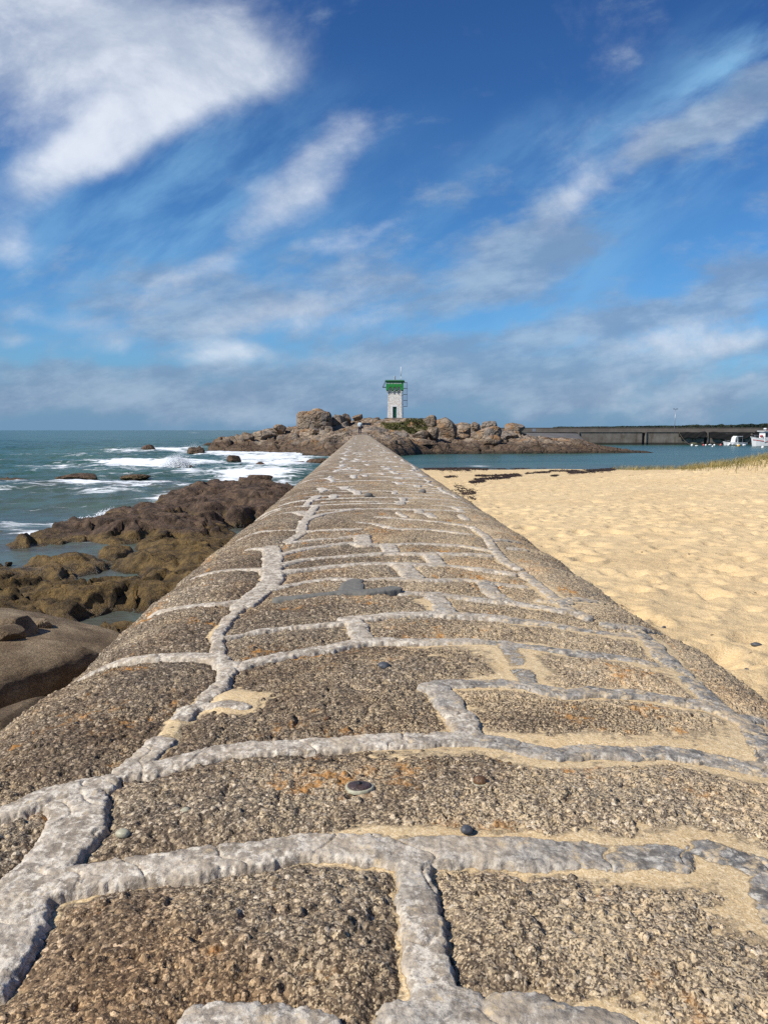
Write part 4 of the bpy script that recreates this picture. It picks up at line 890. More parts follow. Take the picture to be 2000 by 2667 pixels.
# marram grass on the dune crest
n = 3400; t = rng.random(n); uu = 1590 + 430 * t ** .75; pts = []
for k in range(n):
    u = uu[k]; a = ray(u, 1200)[0]; ys = np.linspace(26, 56, 120); zb = beach_base(a * ys, ys); el = (zb - 3) / ys; i = int(np.argmax(el)); y = ys[i] + rng.normal(-1.0, 1.5) * (.5 + (u - 1590) / 430)
    x = a * y + rng.normal(0, .2)
    if fbm2(np.array([x * .6]), np.array([y * .35]), 431, 2)[0] + (u - 1640) / 600 < .02: continue
    pts.append((x, y, 0))
pts = np.array(pts); pts[:, 2] = beach_h(pts[:, 0], pts[:, 1])
v, f = blades(pts, .08, .42, .010, .45); tag(mesh_obj('dune_grass', v, f, M['marram'], smooth=False), 'dry yellow-green marram grass along the dune crest', 'grass', kind='stuff')

# ------------------------------------------------------------------ the sea
nr_, na_ = 1500, 760
rad = np.geomspace(16, 9500, nr_); ang = np.linspace(R(90 + 62), R(90 - 62), na_)
RR, AA = np.meshgrid(rad, ang, indexing='ij'); SX = RR * np.cos(AA); SY = -24 + RR * np.sin(AA)
fade = np.clip(1.4 - RR / 900, .12, 1); open_ = sm(2, -6, SX) * sm(6, 26, SY) * (1 - .6 * sm(0, 1, islet_h(SX, SY, False) + 1.2) * 0)
open_ = np.maximum(open_, sm(175, 200, SY)); amp_ = .07 + .93 * open_ * (.25 + .75 * sm(18, 45, SY))
ph = SY + .25 * SX + 2.5 * fbm2(SX * .04, SY * .04, 501, 2) * 2
sw = np.sin(ph * .42) ; sw = .34 * np.sign(sw) * np.abs(sw) ** 1.2 * (.5 + 1.0 * sm(-.4, .5, fbm2(SX * .03, SY * .05, 503, 2)))
ch = .30 * fbm2(SX * .12, SY * .30, 505, 3) + .17 * (1 - 2 * np.abs(fbm2(SX * .42, SY * .85, 507, 3))) * .8 + .045 * (1 - 2 * np.abs(fbm2(SX * 1.3, SY * 2.2, 509, 2)))
res = np.clip(1.2 - (RR * .0043) / 1.4, 0, 1)
SZ = (sw * res + ch * np.clip(res + .15, 0, 1)) * amp_ * fade - .03
FO = [(130, 1214, 75, 2.6, 1.0), (330, 1212, 80, 5, 1.0), (250, 1262, 190, 6, .5), (223, 1283, 50, 3, .9), (310, 1324, 110, 6, 1.0), (210, 1345, 70, 6, .5), (30, 1385, 70, 12, .7), (120, 1402, 80, 12, 1.25), (200, 1372, 70, 12, 1.35), (250, 1348, 30, 8, 1.3), (288, 1342, 30, 5, 1.4), (60, 1370, 70, 7, .7),
      (330, 1178, 60, 5, 1.1), (450, 1174, 60, 7, 1.25), (500, 1180, 40, 3, .9), (560, 1184, 80, 3, 1.1), (700, 1184, 130, 4, 1.2), (370, 1212, 80, 4, .9), (465, 1208, 40, 10, 1.4), (540, 1206, 55, 6, 1.2), (640, 1196, 50, 7, .9), (710, 1190, 80, 7, .95), (740, 1212, 90, 9, .8), (760, 1200, 90, 5, .8), (620, 1222, 70, 5, .5),
      (488, 1237, 36, 4, .8), (608, 1242, 34, 7, 1.0), (770, 1262, 55, 12, 1.2), (700, 1245, 60, 5, .8), (560, 1250, 80, 5, .5), (470, 1308, 75, 7, 1.3), (530, 1300, 40, 6, 1.1), (420, 1272, 60, 6, .6), (520, 1268, 60, 5, .6), (505, 1127, 22, 1.4, .9), (410, 1123, 16, .9, .7), (90, 1122.5, 14, .7, .6), (150, 1226, 60, 3, .4), (40, 1310, 60, 2, .45),
      (1240, 1213, 55, 2.6, 1.35), (1290, 1218, 30, 1.5, 1.2), (350, 1290, 60, 5, .5), (250, 1300, 70, 5, .5), (600, 1186, 120, 8, .3), (420, 1220, 350, 22, .22), (300, 1262, 300, 26, .16), (700, 1225, 160, 30, .3)]
vis = (SY > 12) & (SY < 4000)
ca, sp_ = math.cos(PITCH), math.sin(PITCH)
cy_, sy_ = math.cos(YAW), math.sin(YAW)
px_ = SX * cy_ - SY * sy_; py_ = SX * sy_ + SY * cy_; dep = py_ * ca + 3.0 * sp_
UU = 1000 + F * px_ / dep; VV = 1333.5 + F * (3.0 * ca - py_ * sp_) / dep       # where each water point stands as seen from the wall
foam = np.zeros(SX.shape) - .10 + .22 * open_ * sm(130, 60, SY) + .1 * open_ * sm(1500, 200, SY)
for (u, v_, a, b, k) in FO: foam += 1.05 * k * np.exp(-((UU - u) / a) ** 2 - ((VV - v_) / b) ** 2) * vis
foam += .35 * sm(.14, .45, SZ) * open_ - .25 * (1 - open_)
# foam collects around the rocks on the open side
near = (SY < 60) & (SX < -.5) & (SX > -24) & (SY > 12)
hh = np.full(SX.shape, -2.0); hh[near] = shelf_h(SX[near], SY[near]); ish = np.full(SX.shape, -3.0)
ni = (SY > 74) & (SY < 172) & (SX > -28) & (SX < 46); ish[ni] = islet_h(SX[ni], SY[ni], False)
foam += .18 * sm(-.75, -.1, hh) * sm(18.5, 22, SY) + .25 * sm(-1.6, -.2, ish) * sm(4, -3, SX)
shal = np.clip(sm(26, 15, SY) * (SX < 0) + .75 * sm(-.9, -.1, hh) + .55 * sm(60, 30, SY) * (SX < 0) + .5 * sm(72, 60, SY) * (SX > 0), 0, 1)
SZ = np.where((SX < 0) & (SY < 17), SZ * .15 - .0, SZ)
f = grid_faces(nr_, na_)
tag(mesh_obj('sea', np.stack([SX, SY, SZ], -1).reshape(-1, 3), f[:, ::-1], M['sea'], attrs={'foam': foam.ravel(), 'shallow': shal.ravel()}), kind='structure')
# dark strip of open sea under the horizon is the same water; spray thrown up where waves hit the rocks
def spray(u, v, y, w_, h, n, label, seed):
    r_ = np.random.default_rng(seed); x0, z0 = at_y(u, v, y); oc, of_ = ico(1)
    t = r_.random(n); ang_ = r_.normal(0, .55, n); ln = h * (1 - r_.random(n) ** .55)
    px = x0 + np.sin(ang_) * ln * .9 + r_.normal(0, w_ * .42, n); pz = np.cos(ang_) * ln * (1 - .4 * np.abs(px - x0) / w_) ; pyy = y + r_.normal(0, w_ * .3, n)
    s = (.022 * (1 - ln / h) ** 1.5 + .009) * r_.uniform(.4, 1.4, n)
    v_ = (oc[None] * s[:, None, None] + np.stack([px, pyy, np.maximum(pz, 0)], 1)[:, None]).reshape(-1, 3)
    f_ = (of_[None] + (np.arange(n) * len(oc))[:, None, None]).reshape(-1, 3)
    o = mesh_obj('sea_spray', v_, f_, M['spray']); tag(o, label, 'spray', kind='stuff')
n_ = material('white_spray'); n_.b.inputs['Subsurface Weight'].default_value = 0; M['spray'] = finish(n_, (.86, .88, .89), .7, None)
spray(466, 1217, at_z(466, 1218)[1], 1.1, 1.5, 7000, 'white spray bursting up from the surf, the tall one', 5)
spray(507, 1170, 118, 2.0, 1.5, 1500, 'white spray bursting behind the two-humped rock', 6)
spray(290, 1346, at_z(290, 1344)[1], .45, .34, 1100, 'low spray on the far edge of the brown shelf', 8)
spray(235, 1358, at_z(235, 1358)[1], .6, .2, 900, 'low spray along the foaming edge of the brown shelf', 9)

# ------------------------------------------------------------------ light tower
LX_, LY_ = at_y(1028.3, 1088.5, 150)[0], 150.0
LZ = at_y(1028.3, 1088.5, 150)[1]
lt = empty('light_tower', (LX_, LY_, LZ), 'small square whitewashed stone light tower with a green top, on the highest rocks', 'light tower', rz=R(-4.0))
def bd(mb, name, mat, parent=lt, **k): return mb.build(name, mat, parent, **k)
# tower shaft with a real door recess: four walls, the front one in pieces
m = MB(); m.prism([(-1.40, 0), (-.38, 0), (-.38, 2.12), (.38, 2.12), (.38, 0), (1.40, 0), (1.285, 4.75), (1.25, 5.9), (-1.25, 5.9), (-1.285, 4.75)], -1.4, -1.05)
m.box(-1.40, 1.40, -1.05, 1.4, 0, 5.9, .14, .0); bd(m, 'tower_shaft', M['whitewash'])
m = MB(); m.box(-.62, -.38, -1.425, -1.2, 0, 2.36); m.box(.38, .62, -1.425, -1.2, 0, 2.36); m.box(-.38, .38, -1.425, -1.2, 2.12, 2.36); bd(m, 'door_surround', M['white'], bevel=.01)
m = MB(); m.box(-.38, .38, -1.16, -1.09, 0, 2.12); dr = bd(m, 'door', M['dkgreen'])
m = MB(); m.box(-.30, .30, -1.19, -1.162, .25, 1.0); m.box(-.30, .30, -1.19, -1.162, 1.15, 1.95); bd(m, 'door_panel', M['dkgreen'], dr, bevel=.01)
m = MB(); m.tube((.28, -1.22, 1.05), (.28, -1.19, 1.05), .03); bd(m, 'handle', M['galv'], dr)
# gallery box: green, with three round-headed openings between brackets
m = MB(); W2 = 1.64
m.box(-W2, W2, -1.78, 1.78, 5.92, 6.95)
bd(m, 'lantern_box', M['green'], bevel=.02)
m = MB(); xs = [-W2, -.92, -.78, -.06, .06, .78, .92, W2]
def arch_plate(m, z0, z1, y0, y1):
    cs = [(-.80, .31), (0, .31), (.80, .31)]; prev = -W2
    for cx, rr_ in cs:
        pts = [(prev, z0), (cx - rr_, z0), (cx - rr_, z1 - rr_ - .02)]
        for i in range(1, 8):
            a = math.pi - math.pi * i / 8; pts.append((cx + rr_ * math.cos(a), z1 - rr_ - .02 + rr_ * math.sin(a)))
        # left half strip up to the crown, then the right spandrel
        m.prism([(prev, z0), (cx - rr_, z0), (cx - rr_, z1 - rr_), (cx - rr_ * .7, z1 - rr_ * .28), (cx, z1 - .03), (cx, z1), (prev, z1)], y0, y1)
        m.prism([(cx, z1 - .03), (cx + rr_ * .7, z1 - rr_ * .28), (cx + rr_, z1 - rr_), (cx + rr_, z1), (cx, z1)], y0, y1)
        prev = cx + rr_
    m.prism([(prev, z0), (W2, z0), (W2, z1), (prev, z1)], y0, y1)
arch_plate(m, 5.30, 5.917, -1.77, -1.62); bd(m, 'arcade', M['green'])
for cx in (-1.42, -.40, .40, 1.42):
    m = MB(); v0 = [(-1.77, 5.298), (-1.36, 5.298), (-1.32, 4.82), (-1.42, 4.80), (-1.60, 5.0)]
    n = len(v0); vs = [(cx - .10, a, b) for a, b in v0] + [(cx + .10, a, b) for a, b in v0]
    m.add(vs, [tuple(range(n)), tuple(range(2 * n - 1, n - 1, -1))] + [((i + 1) % n, i, n + i, n + (i + 1) % n) for i in range(n)]); c_ = bd(m, 'bracket', M['green'])
    m = MB(); m.box(cx - .09, cx + .09, -1.66, -1.5, 4.86, 4.99); bd(m, 'bracket_tip', M['white'], c_)
m = MB(); m.box(-W2, W2, 1.45, 1.77, 5.30, 5.917); m.box(-W2, -1.45, -1.6, 1.44, 5.30, 5.917); m.box(1.45, W2, -1.6, 1.44, 5.30, 5.917); bd(m, 'side_skirt', M['green'])
m = MB(); m.box(-1.90, 1.90, -2.02, 2.02, 6.953, 7.18, .14, .14); bd(m, 'roof', M['roofgreen'], bevel=.015)
m = MB(); m.lathe([(.17, 0), (.17, .12), (.11, .14), (.11, .3), (.18, .32), (.18, .42), (.12, .44), (.14, .62), (.17, .66), (.13, .82), (.03, .90)], 14, (-.05, 0, 7.182)); bd(m, 'lantern', M['galv'], smooth=True)
m = MB(); m.tube((1.15, -.5, 7.17), (1.15, -.5, 7.95), .035); m.tube((1.15, -.5, 7.95), (1.15, -.5, 9.75), .065, .05); bd(m, 'aerial', M['white'], smooth=True)
m = MB(); m.path([(-1.62, -1.2, 5.85), (-2.32, -1.2, 5.88), (-1.86, -1.2, 6.85)], .05); m.path([(-1.62, 1.0, 5.85), (-2.32, 1.0, 5.88), (-1.86, 1.0, 6.85)], .05); m.box(-2.36, -2.28, -1.2, 1.0, 5.84, 5.92); bd(m, 'side_bracket', M['steel'])
# ladder with safety cage on the right flank
m = MB(); m.path([(1.60, -.22, .0), (1.60, -.22, 7.0)], .035); m.path([(1.60, .28, .0), (1.60, .28, 7.0)], .035)
for k in range(23): m.tube((1.60, -.22, .3 + k * .29), (1.60, .28, .3 + k * .29), .018)
for z in (.9, 2.6, 4.3): m.tube((1.25, -.22, z), (1.60, -.22, z), .025); m.tube((1.25, .28, z), (1.60, .28, z), .025)
bd(m, 'ladder', M['steel'])
m = MB()
for z in (2.2, 3.35, 4.5, 5.65, 6.75):
    pts = [(1.62 + .78 * math.sin(a) + 0, .03 - .42 * math.cos(a), z) for a in np.linspace(0, math.pi, 10)]; m.path(pts, .034)
for a in np.linspace(.0, math.pi, 7): m.tube((1.62 + .78 * math.sin(a), .03 - .42 * math.cos(a), 2.2), (1.62 + .78 * math.sin(a), .03 - .42 * math.cos(a), 6.78), .02)
bd(m, 'safety_cage', M['steel'])
m = MB(); m.path([(1.42, -1.30, 0), (1.33, -1.30, 4.9)], .03); bd(m, 'downpipe', M['steel'])
m = MB(); m.box(-1.95, 2.05, -1.95, 1.95, -.25, -.003); pl = bd(m, 'plinth', M['parapet'], bevel=.02)
m = MB(); m.box(-1.8, 1.9, -1.8, 1.8, -1.6, -.252); bd(m, 'footing', M['slip'])
for k, (w_, d_) in enumerate([(.95, .35), (1.25, .7), (1.55, 1.05)]):
    m = MB(); m.box(-w_ + .1, w_ + .1, -1.955 - d_, -1.953, -.18 * (k + 1) - .16, -.18 * k - .03 - .003 * k) if False else m.box(-w_ + .1, w_ + .1, -1.953 - d_, -1.953 - (d_ - .35), -.9, -.03 - .19 * (k + 0)); bd(m, 'step', M['slip'])
# painted name
fc = bpy.data.curves.new('lettering', 'FONT'); fc.body = 'PORT DE TREVIGNON'; fc.size = .40; fc.extrude = .006; fc.offset = .006; fc.align_x = 'CENTER'
fo = bpy.data.objects.new('tmp', fc); col.objects.link(fo); bpy.context.view_layer.update()
me = bpy.data.meshes.new_from_object(fo.evaluated_get(bpy.context.evaluated_depsgraph_get())); col.objects.unlink(fo); bpy.data.objects.remove(fo)
me.materials.clear(); me.materials.append(M['white']); lo = bpy.data.objects.new('lettering', me); col.objects.link(lo); lo.parent = lt; lo.rotation_euler = (R(90), 0, 0); lo.location = (-.12, -1.79, 6.42)
wd = max(v.co.x for v in me.vertices) - min(v.co.x for v in me.vertices); lo.scale = (2.75 / wd, .85, 1)

# ------------------------------------------------------------------ person walking away on the rocks
def skin(name, pts, edges, rads, mat, parent=None, sub=2, root=0):
    me = bpy.data.meshes.new(name); me.from_pydata(pts, edges, []); o = bpy.data.objects.new(name, me); col.objects.link(o)
    o.modifiers.new('skin', 'SKIN'); sv = me.skin_vertices[0].data if me.skin_vertices else None
    if sv is None:
        bm = bmesh.new(); bm.from_mesh(me); bm.verts.layers.skin.verify(); bm.to_mesh(me); bm.free(); sv = me.skin_vertices[0].data
    for i, r in enumerate(rads): sv[i].radius = (r, r) if not isinstance(r, tuple) else r
    sv[root].use_root = True
    s = o.modifiers.new('sub', 'SUBSURF'); s.levels = sub; s.render_levels = sub
    bpy.context.view_layer.update()
    m2 = bpy.data.meshes.new_from_object(o.evaluated_get(bpy.context.evaluated_depsgraph_get())); o.modifiers.clear(); o.data = m2; m2.name = name
    m2.polygons.foreach_set('use_smooth', np.full(len(m2.polygons), True)); m2.materials.clear(); m2.materials.append(mat)
    if parent: o.parent = parent
    return o
px0, pz0 = at_y(937.5, 1132, 95); gz0 = isl(px0, 95)
pe = empty('person', (px0, 95, max(pz0, gz0) - .02), 'walker seen from behind in pale shirt and dark trousers beyond the wall end', 'person', rz=R(6))
P_ = dict(pel=(0, 0, .93), wai=(0, -.01, 1.08), che=(0, .0, 1.30), nek=(0, .01, 1.47), hed=(0, .03, 1.58), top=(0, .02, 1.70),
          hl=(-.09, 0, .90), kl=(-.10, .10, .50), al=(-.10, .02, .09), fl=(-.10, .17, .035), hr=(.09, 0, .90), kr=(.10, .02, .49), ar=(.10, -.16, .12), fr=(.10, -.04, .035),
          sl=(-.18, .0, 1.40), el=(-.25, -.03, 1.12), wl=(-.24, .08, .88), ml=(-.235, .11, .80), sr=(.18, 0, 1.40), er=(.25, .04, 1.13), wr=(.24, .16, .95), mr=(.235, .20, .89))
ks = list(P_); ix = {k: i for i, k in enumerate(ks)}
E_ = [('pel', 'wai'), ('wai', 'che'), ('che', 'nek'), ('nek', 'hed'), ('hed', 'top'), ('pel', 'hl'), ('hl', 'kl'), ('kl', 'al'), ('al', 'fl'), ('pel', 'hr'), ('hr', 'kr'), ('kr', 'ar'), ('ar', 'fr'), ('che', 'sl'), ('sl', 'el'), ('el', 'wl'), ('wl', 'ml'), ('che', 'sr'), ('sr', 'er'), ('er', 'wr'), ('wr', 'mr')]
rd = dict(pel=.12, wai=.105, che=.12, nek=.052, hed=.088, top=.06, hl=.085, kl=.055, al=.038, fl=.035, hr=.085, kr=.055, ar=.038, fr=.035, sl=.055, el=.038, wl=.027, ml=.034, sr=.055, er=.038, wr=.027, mr=.034)
body = skin('body', [P_[k] for k in ks], [(ix[a], ix[b]) for a, b in E_], [rd[k] for k in ks], M['skin'], pe)
for sx__, hx, hy, hz in ((-1, -.235, .11, .80), (1, .235, .20, .89)):
    for j in range(4):
        x = hx; y0_ = hy - .02 + j * .02; skin('finger', [(x, y0_, hz - .01), (x - sx__ * .008, y0_ + .006, hz - .06), (x - sx__ * .02, y0_ + .01, hz - .095 + .01 * abs(j - 1.5))], [(0, 1), (1, 2)], [.010, .009, .007], M['skin'], body, 1)
    skin('thumb', [(hx - sx__ * .01, hy + .03, hz + .01), (hx - sx__ * .03, hy + .055, hz - .03), (hx - sx__ * .03, hy + .06, hz - .055)], [(0, 1), (1, 2)], [.012, .010, .008], M['skin'], body, 1)
q = ['wai', 'che', 'nek', 'sl', 'el', 'sr', 'er']
sp = [(0, -.01, .98), (0, -.01, 1.10), (0, 0, 1.30), (0, .01, 1.45), (-.18, 0, 1.41), (-.25, -.03, 1.10), (-.245, .03, .98), (.18, 0, 1.41), (.25, .04, 1.11), (.245, .10, 1.02)]
skin('shirt', sp, [(0, 1), (1, 2), (2, 3), (2, 4), (4, 5), (5, 6), (2, 7), (7, 8), (8, 9)], [.155, .14, .155, .085, .088, .062, .052, .088, .062, .052], M['shirt'], pe)
skin('trousers', [(0, 0, .96), (-.09, 0, .88), (-.10, .10, .50), (-.10, .02, .12), (.09, 0, .88), (.10, .02, .49), (.10, -.15, .15)], [(0, 1), (1, 2), (2, 3), (0, 4), (4, 5), (5, 6)], [.14, .105, .078, .062, .105, .078, .062], M['trousers'], pe)
for x, y in ((-.10, .02), (.10, -.16)): skin('shoe', [(x, y - .05, .05), (x, y + .06, .05), (x, y + .19, .035)], [(0, 1), (1, 2)], [.045, .048, .036], M['black'], pe, 1)
skin('hair', [(0, .0, 1.58), (0, -.01, 1.66), (0, .02, 1.73)], [(0, 1), (1, 2)], [.088, .102, .07], M['hair'], pe)
bg_ = MB(); bg_.lathe([(.03, -.17), (.13, -.14), (.15, 0), (.13, .13), (.04, .16)], 14, (0, 0, 0), 1, .55)
bo = bg_.build('shoulder_bag', M['black'], smooth=True); bo.location = (px0 + .27, 95.0, pe.location.z + .93); tag(bo, 'dark bag hanging at the right hip of the walker', 'bag')

# ------------------------------------------------------------------ harbour breakwater, slipway, lamp
QY = 158.0
def xq(u, y=QY): return ray(u, 1120)[0] * y
bw = empty('breakwater', (xq(1700), QY, 0), 'long dark concrete breakwater with a parapet across the right horizon', 'breakwater')
ox = xq(1700)
cuts = [(1290, 1499), (1505, 1672), (1680, 1833), (1841, 1960), (1967, 2150), (2156, 2400)]
for (u0, u1) in cuts:
    m = MB(); m.box(xq(u0) - ox, xq(u1) - ox, 0, 5, -1.5, 2.52); bd(m, 'quay_wall', M['quay'], bw, bevel=.03)
for (u0, u1) in ((1499, 1505), (1672, 1680), (1833, 1841), (1960, 1967), (2150, 2156)):
    m = MB(); m.box(xq(u0) - ox + .003, xq(u1) - ox - .003, .35, 5, -1.5, 2.50); bd(m, 'recess', M['black'], bw)
    m = MB(); m.box(xq(u1) - ox - .02, xq(u1) - ox + .22, -.22, -.003, -1.5, 2.62); bd(m, 'fender_post', M['parapet'], bw)
m = MB(); m.box(xq(1285) - ox, xq(2420) - ox, 5.003, 6.2, -1, 3.42); m.box(xq(1283) - ox, xq(2421) - ox, 4.95, 6.25, 3.423, 3.50); bd(m, 'parapet', M['parapet'], bw, bevel=.02)
m = MB(); m.box(xq(1285) - ox, xq(2420) - ox, -.12, .2, 2.523, 2.66); bd(m, 'coping', M['parapet'], bw, bevel=.02)
def wavy_panel(u0, u1, edge_dip, seed):  # thin near-black sheet with wavy top and bottom edges, just off the quay face
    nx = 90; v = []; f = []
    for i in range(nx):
        t = i / (nx - 1); x = xq(u0 + (u1 - u0) * t) - ox; top = 2.62 - edge_dip[0] * math.sin(math.pi * t) ** 2 - .1 * math.sin(t * 11 + seed); bot = 1.5 - edge_dip[1] * math.sin(math.pi * t) + .12 * math.sin(t * 17 + seed) + .6 * max(0, t * 1.2 - .2) * 0
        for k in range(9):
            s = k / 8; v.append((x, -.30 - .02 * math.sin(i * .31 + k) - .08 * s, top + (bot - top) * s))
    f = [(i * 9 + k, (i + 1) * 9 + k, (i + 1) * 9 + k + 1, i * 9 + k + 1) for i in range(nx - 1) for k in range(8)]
    o = mesh_obj('wavy_panel', v, f, M['wavy_panel'], bw); sm_ = o.modifiers.new('t', 'SOLIDIFY'); sm_.thickness = .06; return o
wavy_panel(1765, 1836, (.1, .25), 1); wavy_panel(1846, 1952, (.3, .7), 3); wavy_panel(1962, 2080, (.1, .3), 5)
sw_ = MB(); x0, x1 = xq(1366), xq(1530)
v = [(xq(1360, 150), 134, -1), (xq(1530, 140), 138, -1), (xq(1532), 157.8, -1), (xq(1360), 157.8, -1), (xq(1360, 150), 134, 1.55), (xq(1530, 140), 138, .12), (xq(1502), 157.8, 2.3), (xq(1360), 157.8, 2.45)]
sw_.add(v, [(3, 2, 1, 0), (4, 5, 6, 7), (0, 1, 5, 4), (1, 2, 6, 5), (2, 3, 7, 6), (3, 0, 4, 7)]); o = sw_.build('slipway', M['slip'], bevel=.03); tag(o, 'sloping pale grey concrete slipway in front of the left end of the breakwater', 'slipway')
m = MB(); v = [(xq(1285, 140), 139, .5), (xq(1368, 140), 139, .5), (xq(1368, 140), 141, .5), (xq(1285, 140), 141, .5), (xq(1285, 140), 139, 3.5), (xq(1368, 140), 139, 2.35), (xq(1368, 140), 141, 2.35), (xq(1285, 140), 141, 3.5)]
m.add(v, [(3, 2, 1, 0), (4, 5, 6, 7), (0, 1, 5, 4), (1, 2, 6, 5), (2, 3, 7, 6), (3, 0, 4, 7)]); tag(m.build('ramp_wall', M['quay'], bevel=.03), 'short dark sloping wall between the boulders and the slipway', 'wall')
e = empty('sign_board', (xq(1390, 157), 157.0, 2.3), 'small blank white notice board standing on the quay by the slipway', 'sign')
m = MB(); m.box(-.30, .30, -.02, .02, .38, .98); m.build('board', M['galv'], e, bevel=.01); m = MB(); m.tube((-.2, .04, 0), (-.2, .04, .9), .03); m.build('post', M['steel'], e); m = MB(); m.tube((.2, .04, 0), (.2, .04, .9), .03); m.build('post', M['steel'], e)
e = empty('street_lamp', (xq(1755, 160), 160, 2.52), 'tall grey lamp post with two heads on the breakwater', 'street lamp')
m = MB(); m.tube((0, 0, 0), (.10, 0, 4.7), .075, .045, 10); m.build('post', M['galv'], e, smooth=True)
for s in (-1, 1):
    m = MB(); m.tube((.10, 0, 4.68), (.10 + s * .22, 0, 4.82), .03); m.box(.10 + s * .32 - .18, .10 + s * .32 + .18, -.14, .14, 4.80, 4.93, .03, .03); m.build('lamp_head', M['steel'], e, bevel=.01)

# ------------------------------------------------------------------ boats
def hull(mb, L, B, fb, bow, st=.25, n=14, draft=.35, sheer=.35):
    """bow towards -x"""
    rows = []
    for i in range(n + 1):
        t = i / n; x = -L / 2 + L * t; wv = B / 2 * (min(1, (t * 1.9) ** .62) if t < .53 else 1 - .18 * (t - .53) / .47)
        wv = max(wv, .015); top = fb + bow * (1 - t) ** 2.0 + .05 * t; xo = -L * .06 * (1 - t) ** 2
        rows.append([(x + xo, -wv, top), (x + xo * .7, -wv * 1.0, top - .12), (x + xo * .2, -wv * .86, .08), (x, -wv * .45, -draft * .8), (x, 0, -draft), (x, wv * .45, -draft * .8), (x + xo * .2, wv * .86, .08), (x + xo * .7, wv, top - .12), (x + xo, wv, top)])
    vs = [p for r in rows for p in r]; k = 9
    fs = [(i * k + j, i * k + j + 1, (i + 1) * k + j + 1, (i + 1) * k + j) for i in range(n) for j in range(k - 1)] + [tuple(n * k + j for j in range(k))]
    mb.add(vs, fs); inner = [[(a, b * .9, c - .12) for a, b, c in (r[0], r[8])] for r in rows]; o = len(mb.v)
    mb.add([p for r in inner for p in r], [(2 * i, 2 * i + 1, 2 * i + 3, 2 * i + 2) for i in range(n)])
    mb.add([p for r in rows for p in (r[0], r[8])] + [p for r in inner for p in r], [(2 * i, 2 * i + 2, 2 * (n + 1) + 2 * i + 2, 2 * (n + 1) + 2 * i) for i in range(n)] + [(2 * i + 3, 2 * i + 1, 2 * (n + 1) + 2 * i + 1, 2 * (n + 1) + 2 * i + 3) for i in range(n)])
by = 150.0
bx = xq(1914, by); b1 = empty('motor_boat', (bx, by, 0), 'small white cabin motor boat moored before the breakwater', 'boat', rz=R(8))
m = MB(); hull(m, 4.6, 1.75, .48, .28); m.build('hull', M['white'], b1, smooth=False)
m = MB(); m.prism([(-.55, .38), (-.28, 1.55), (.05, 1.82), (1.30, 1.80), (1.32, 1.72), (.10, 1.70), (-.05, 1.62), (-.25, .38)], -.62, .62); m.prism([(.18, .38), (.10, 1.71), (.22, 1.71), (.32, .38)], -.625, .625); m.build('cabin', M['white'], b1)
m = MB(); m.box(-.18, .16, -.60, .60, .9, 1.58); m.box(.30, .78, -.60, .60, .95, 1.68); m.build('window', M['glass'], b1)
m = MB(); m.tube((1.27, -.55, .4), (1.27, -.55, 1.75), .025); m.build('post', M['galv'], b1); m = MB(); m.tube((1.27, .55, .4), (1.27, .55, 1.75), .025); m.build('post', M['galv'], b1)
m = MB(); m.box(1.95, 2.25, -.14, .14, .3, .95, .03, .03); m.build('outboard_motor', M['black'], b1, bevel=.03)
m = MB(); m.path([(-2.1, 0, .85), (-2.2, 0, 1.0), (-1.3, -.5, .95), (-.7, -.62, .85)], .018); m.path([(-2.2, 0, 1.0), (-1.3, .5, .95), (-.7, .62, .85)], .018); m.build('bow_rail', M['galv'], b1)
def fender(x, z, r, l, mat, parent, y=-.9, tilt=0.0, nm='fender'):
    m = MB(); m.lathe([(.04, -l * .5), (r * .8, -l * .42), (r, -l * .25), (r, l * .25), (r * .8, l * .42), (.04, l * .5)], 12); o = m.build(nm, mat, parent, smooth=True); o.location = (x, y, z); o.rotation_euler = (0, R(90) + tilt, 0); return o
fender(-1.62, .18, .17, .75, M['white'], b1, -.62, -.7); fender(-.9, .22, .15, .6, M['white'], b1, -.85); fender(.15, .12, .17, .75, M['white'], b1, -1.0, .1); fender(1.35, .05, .20, .7, M['white'], b1, -1.05)
by2 = 141.0; bx2 = at_y(1952, 1150, by2)[0] + 4.6; b2 = empty('fishing_boat', (bx2, by2, 0), 'white fishing boat with red stripe and wheelhouse at the right picture edge', 'boat', rz=R(5))
m = MB(); hull(m, 8.6, 2.9, .85, .95, draft=.6); m.build('hull', M['white'], b2)
m = MB(); rows = []
for sgn in (-1, 1):
    pts = []
    for i in range(13):
        t = i / 12 * .92 + .02; x = -4.3 + 8.6 * t; wv = 1.45 * (min(1, (t * 1.9) ** .62) if t < .53 else 1 - .18 * (t - .53) / .47); tp = .52 + .80 * (1 - t) ** 2
        pts.append((x - 8.6 * .035 * (1 - t) ** 2, sgn * (wv * .985 + .02), tp))
    k = len(m.v); m.add([(a, b, c - .12) for a, b, c in pts] + [(a, b, c) for a, b, c in pts], [(i, i + 1, 13 + i + 1, 13 + i) for i in range(12)])
m.build('stripe', M['red'], b2)
m = MB(); m.box(-2.55, -.1, -.95, .95, .8, 2.72, .08, .05); m.box(-.1, 1.2, -.9, .9, .8, 1.7); wh_ = m.build('wheelhouse', M['white'], b2, bevel=.03)
m = MB(); m.box(-2.85, .15, -1.1, 1.1, 2.723, 2.86); m.build('wheelhouse_roof', M['white'], b2, bevel=.03)
for x0, x1 in ((-2.45, -2.0), (-1.75, -1.15), (-.95, -.3)):
    m = MB(); m.box(x0, x1, -.965, .965, 1.75, 2.5); m.build('window', M['glass'], b2)
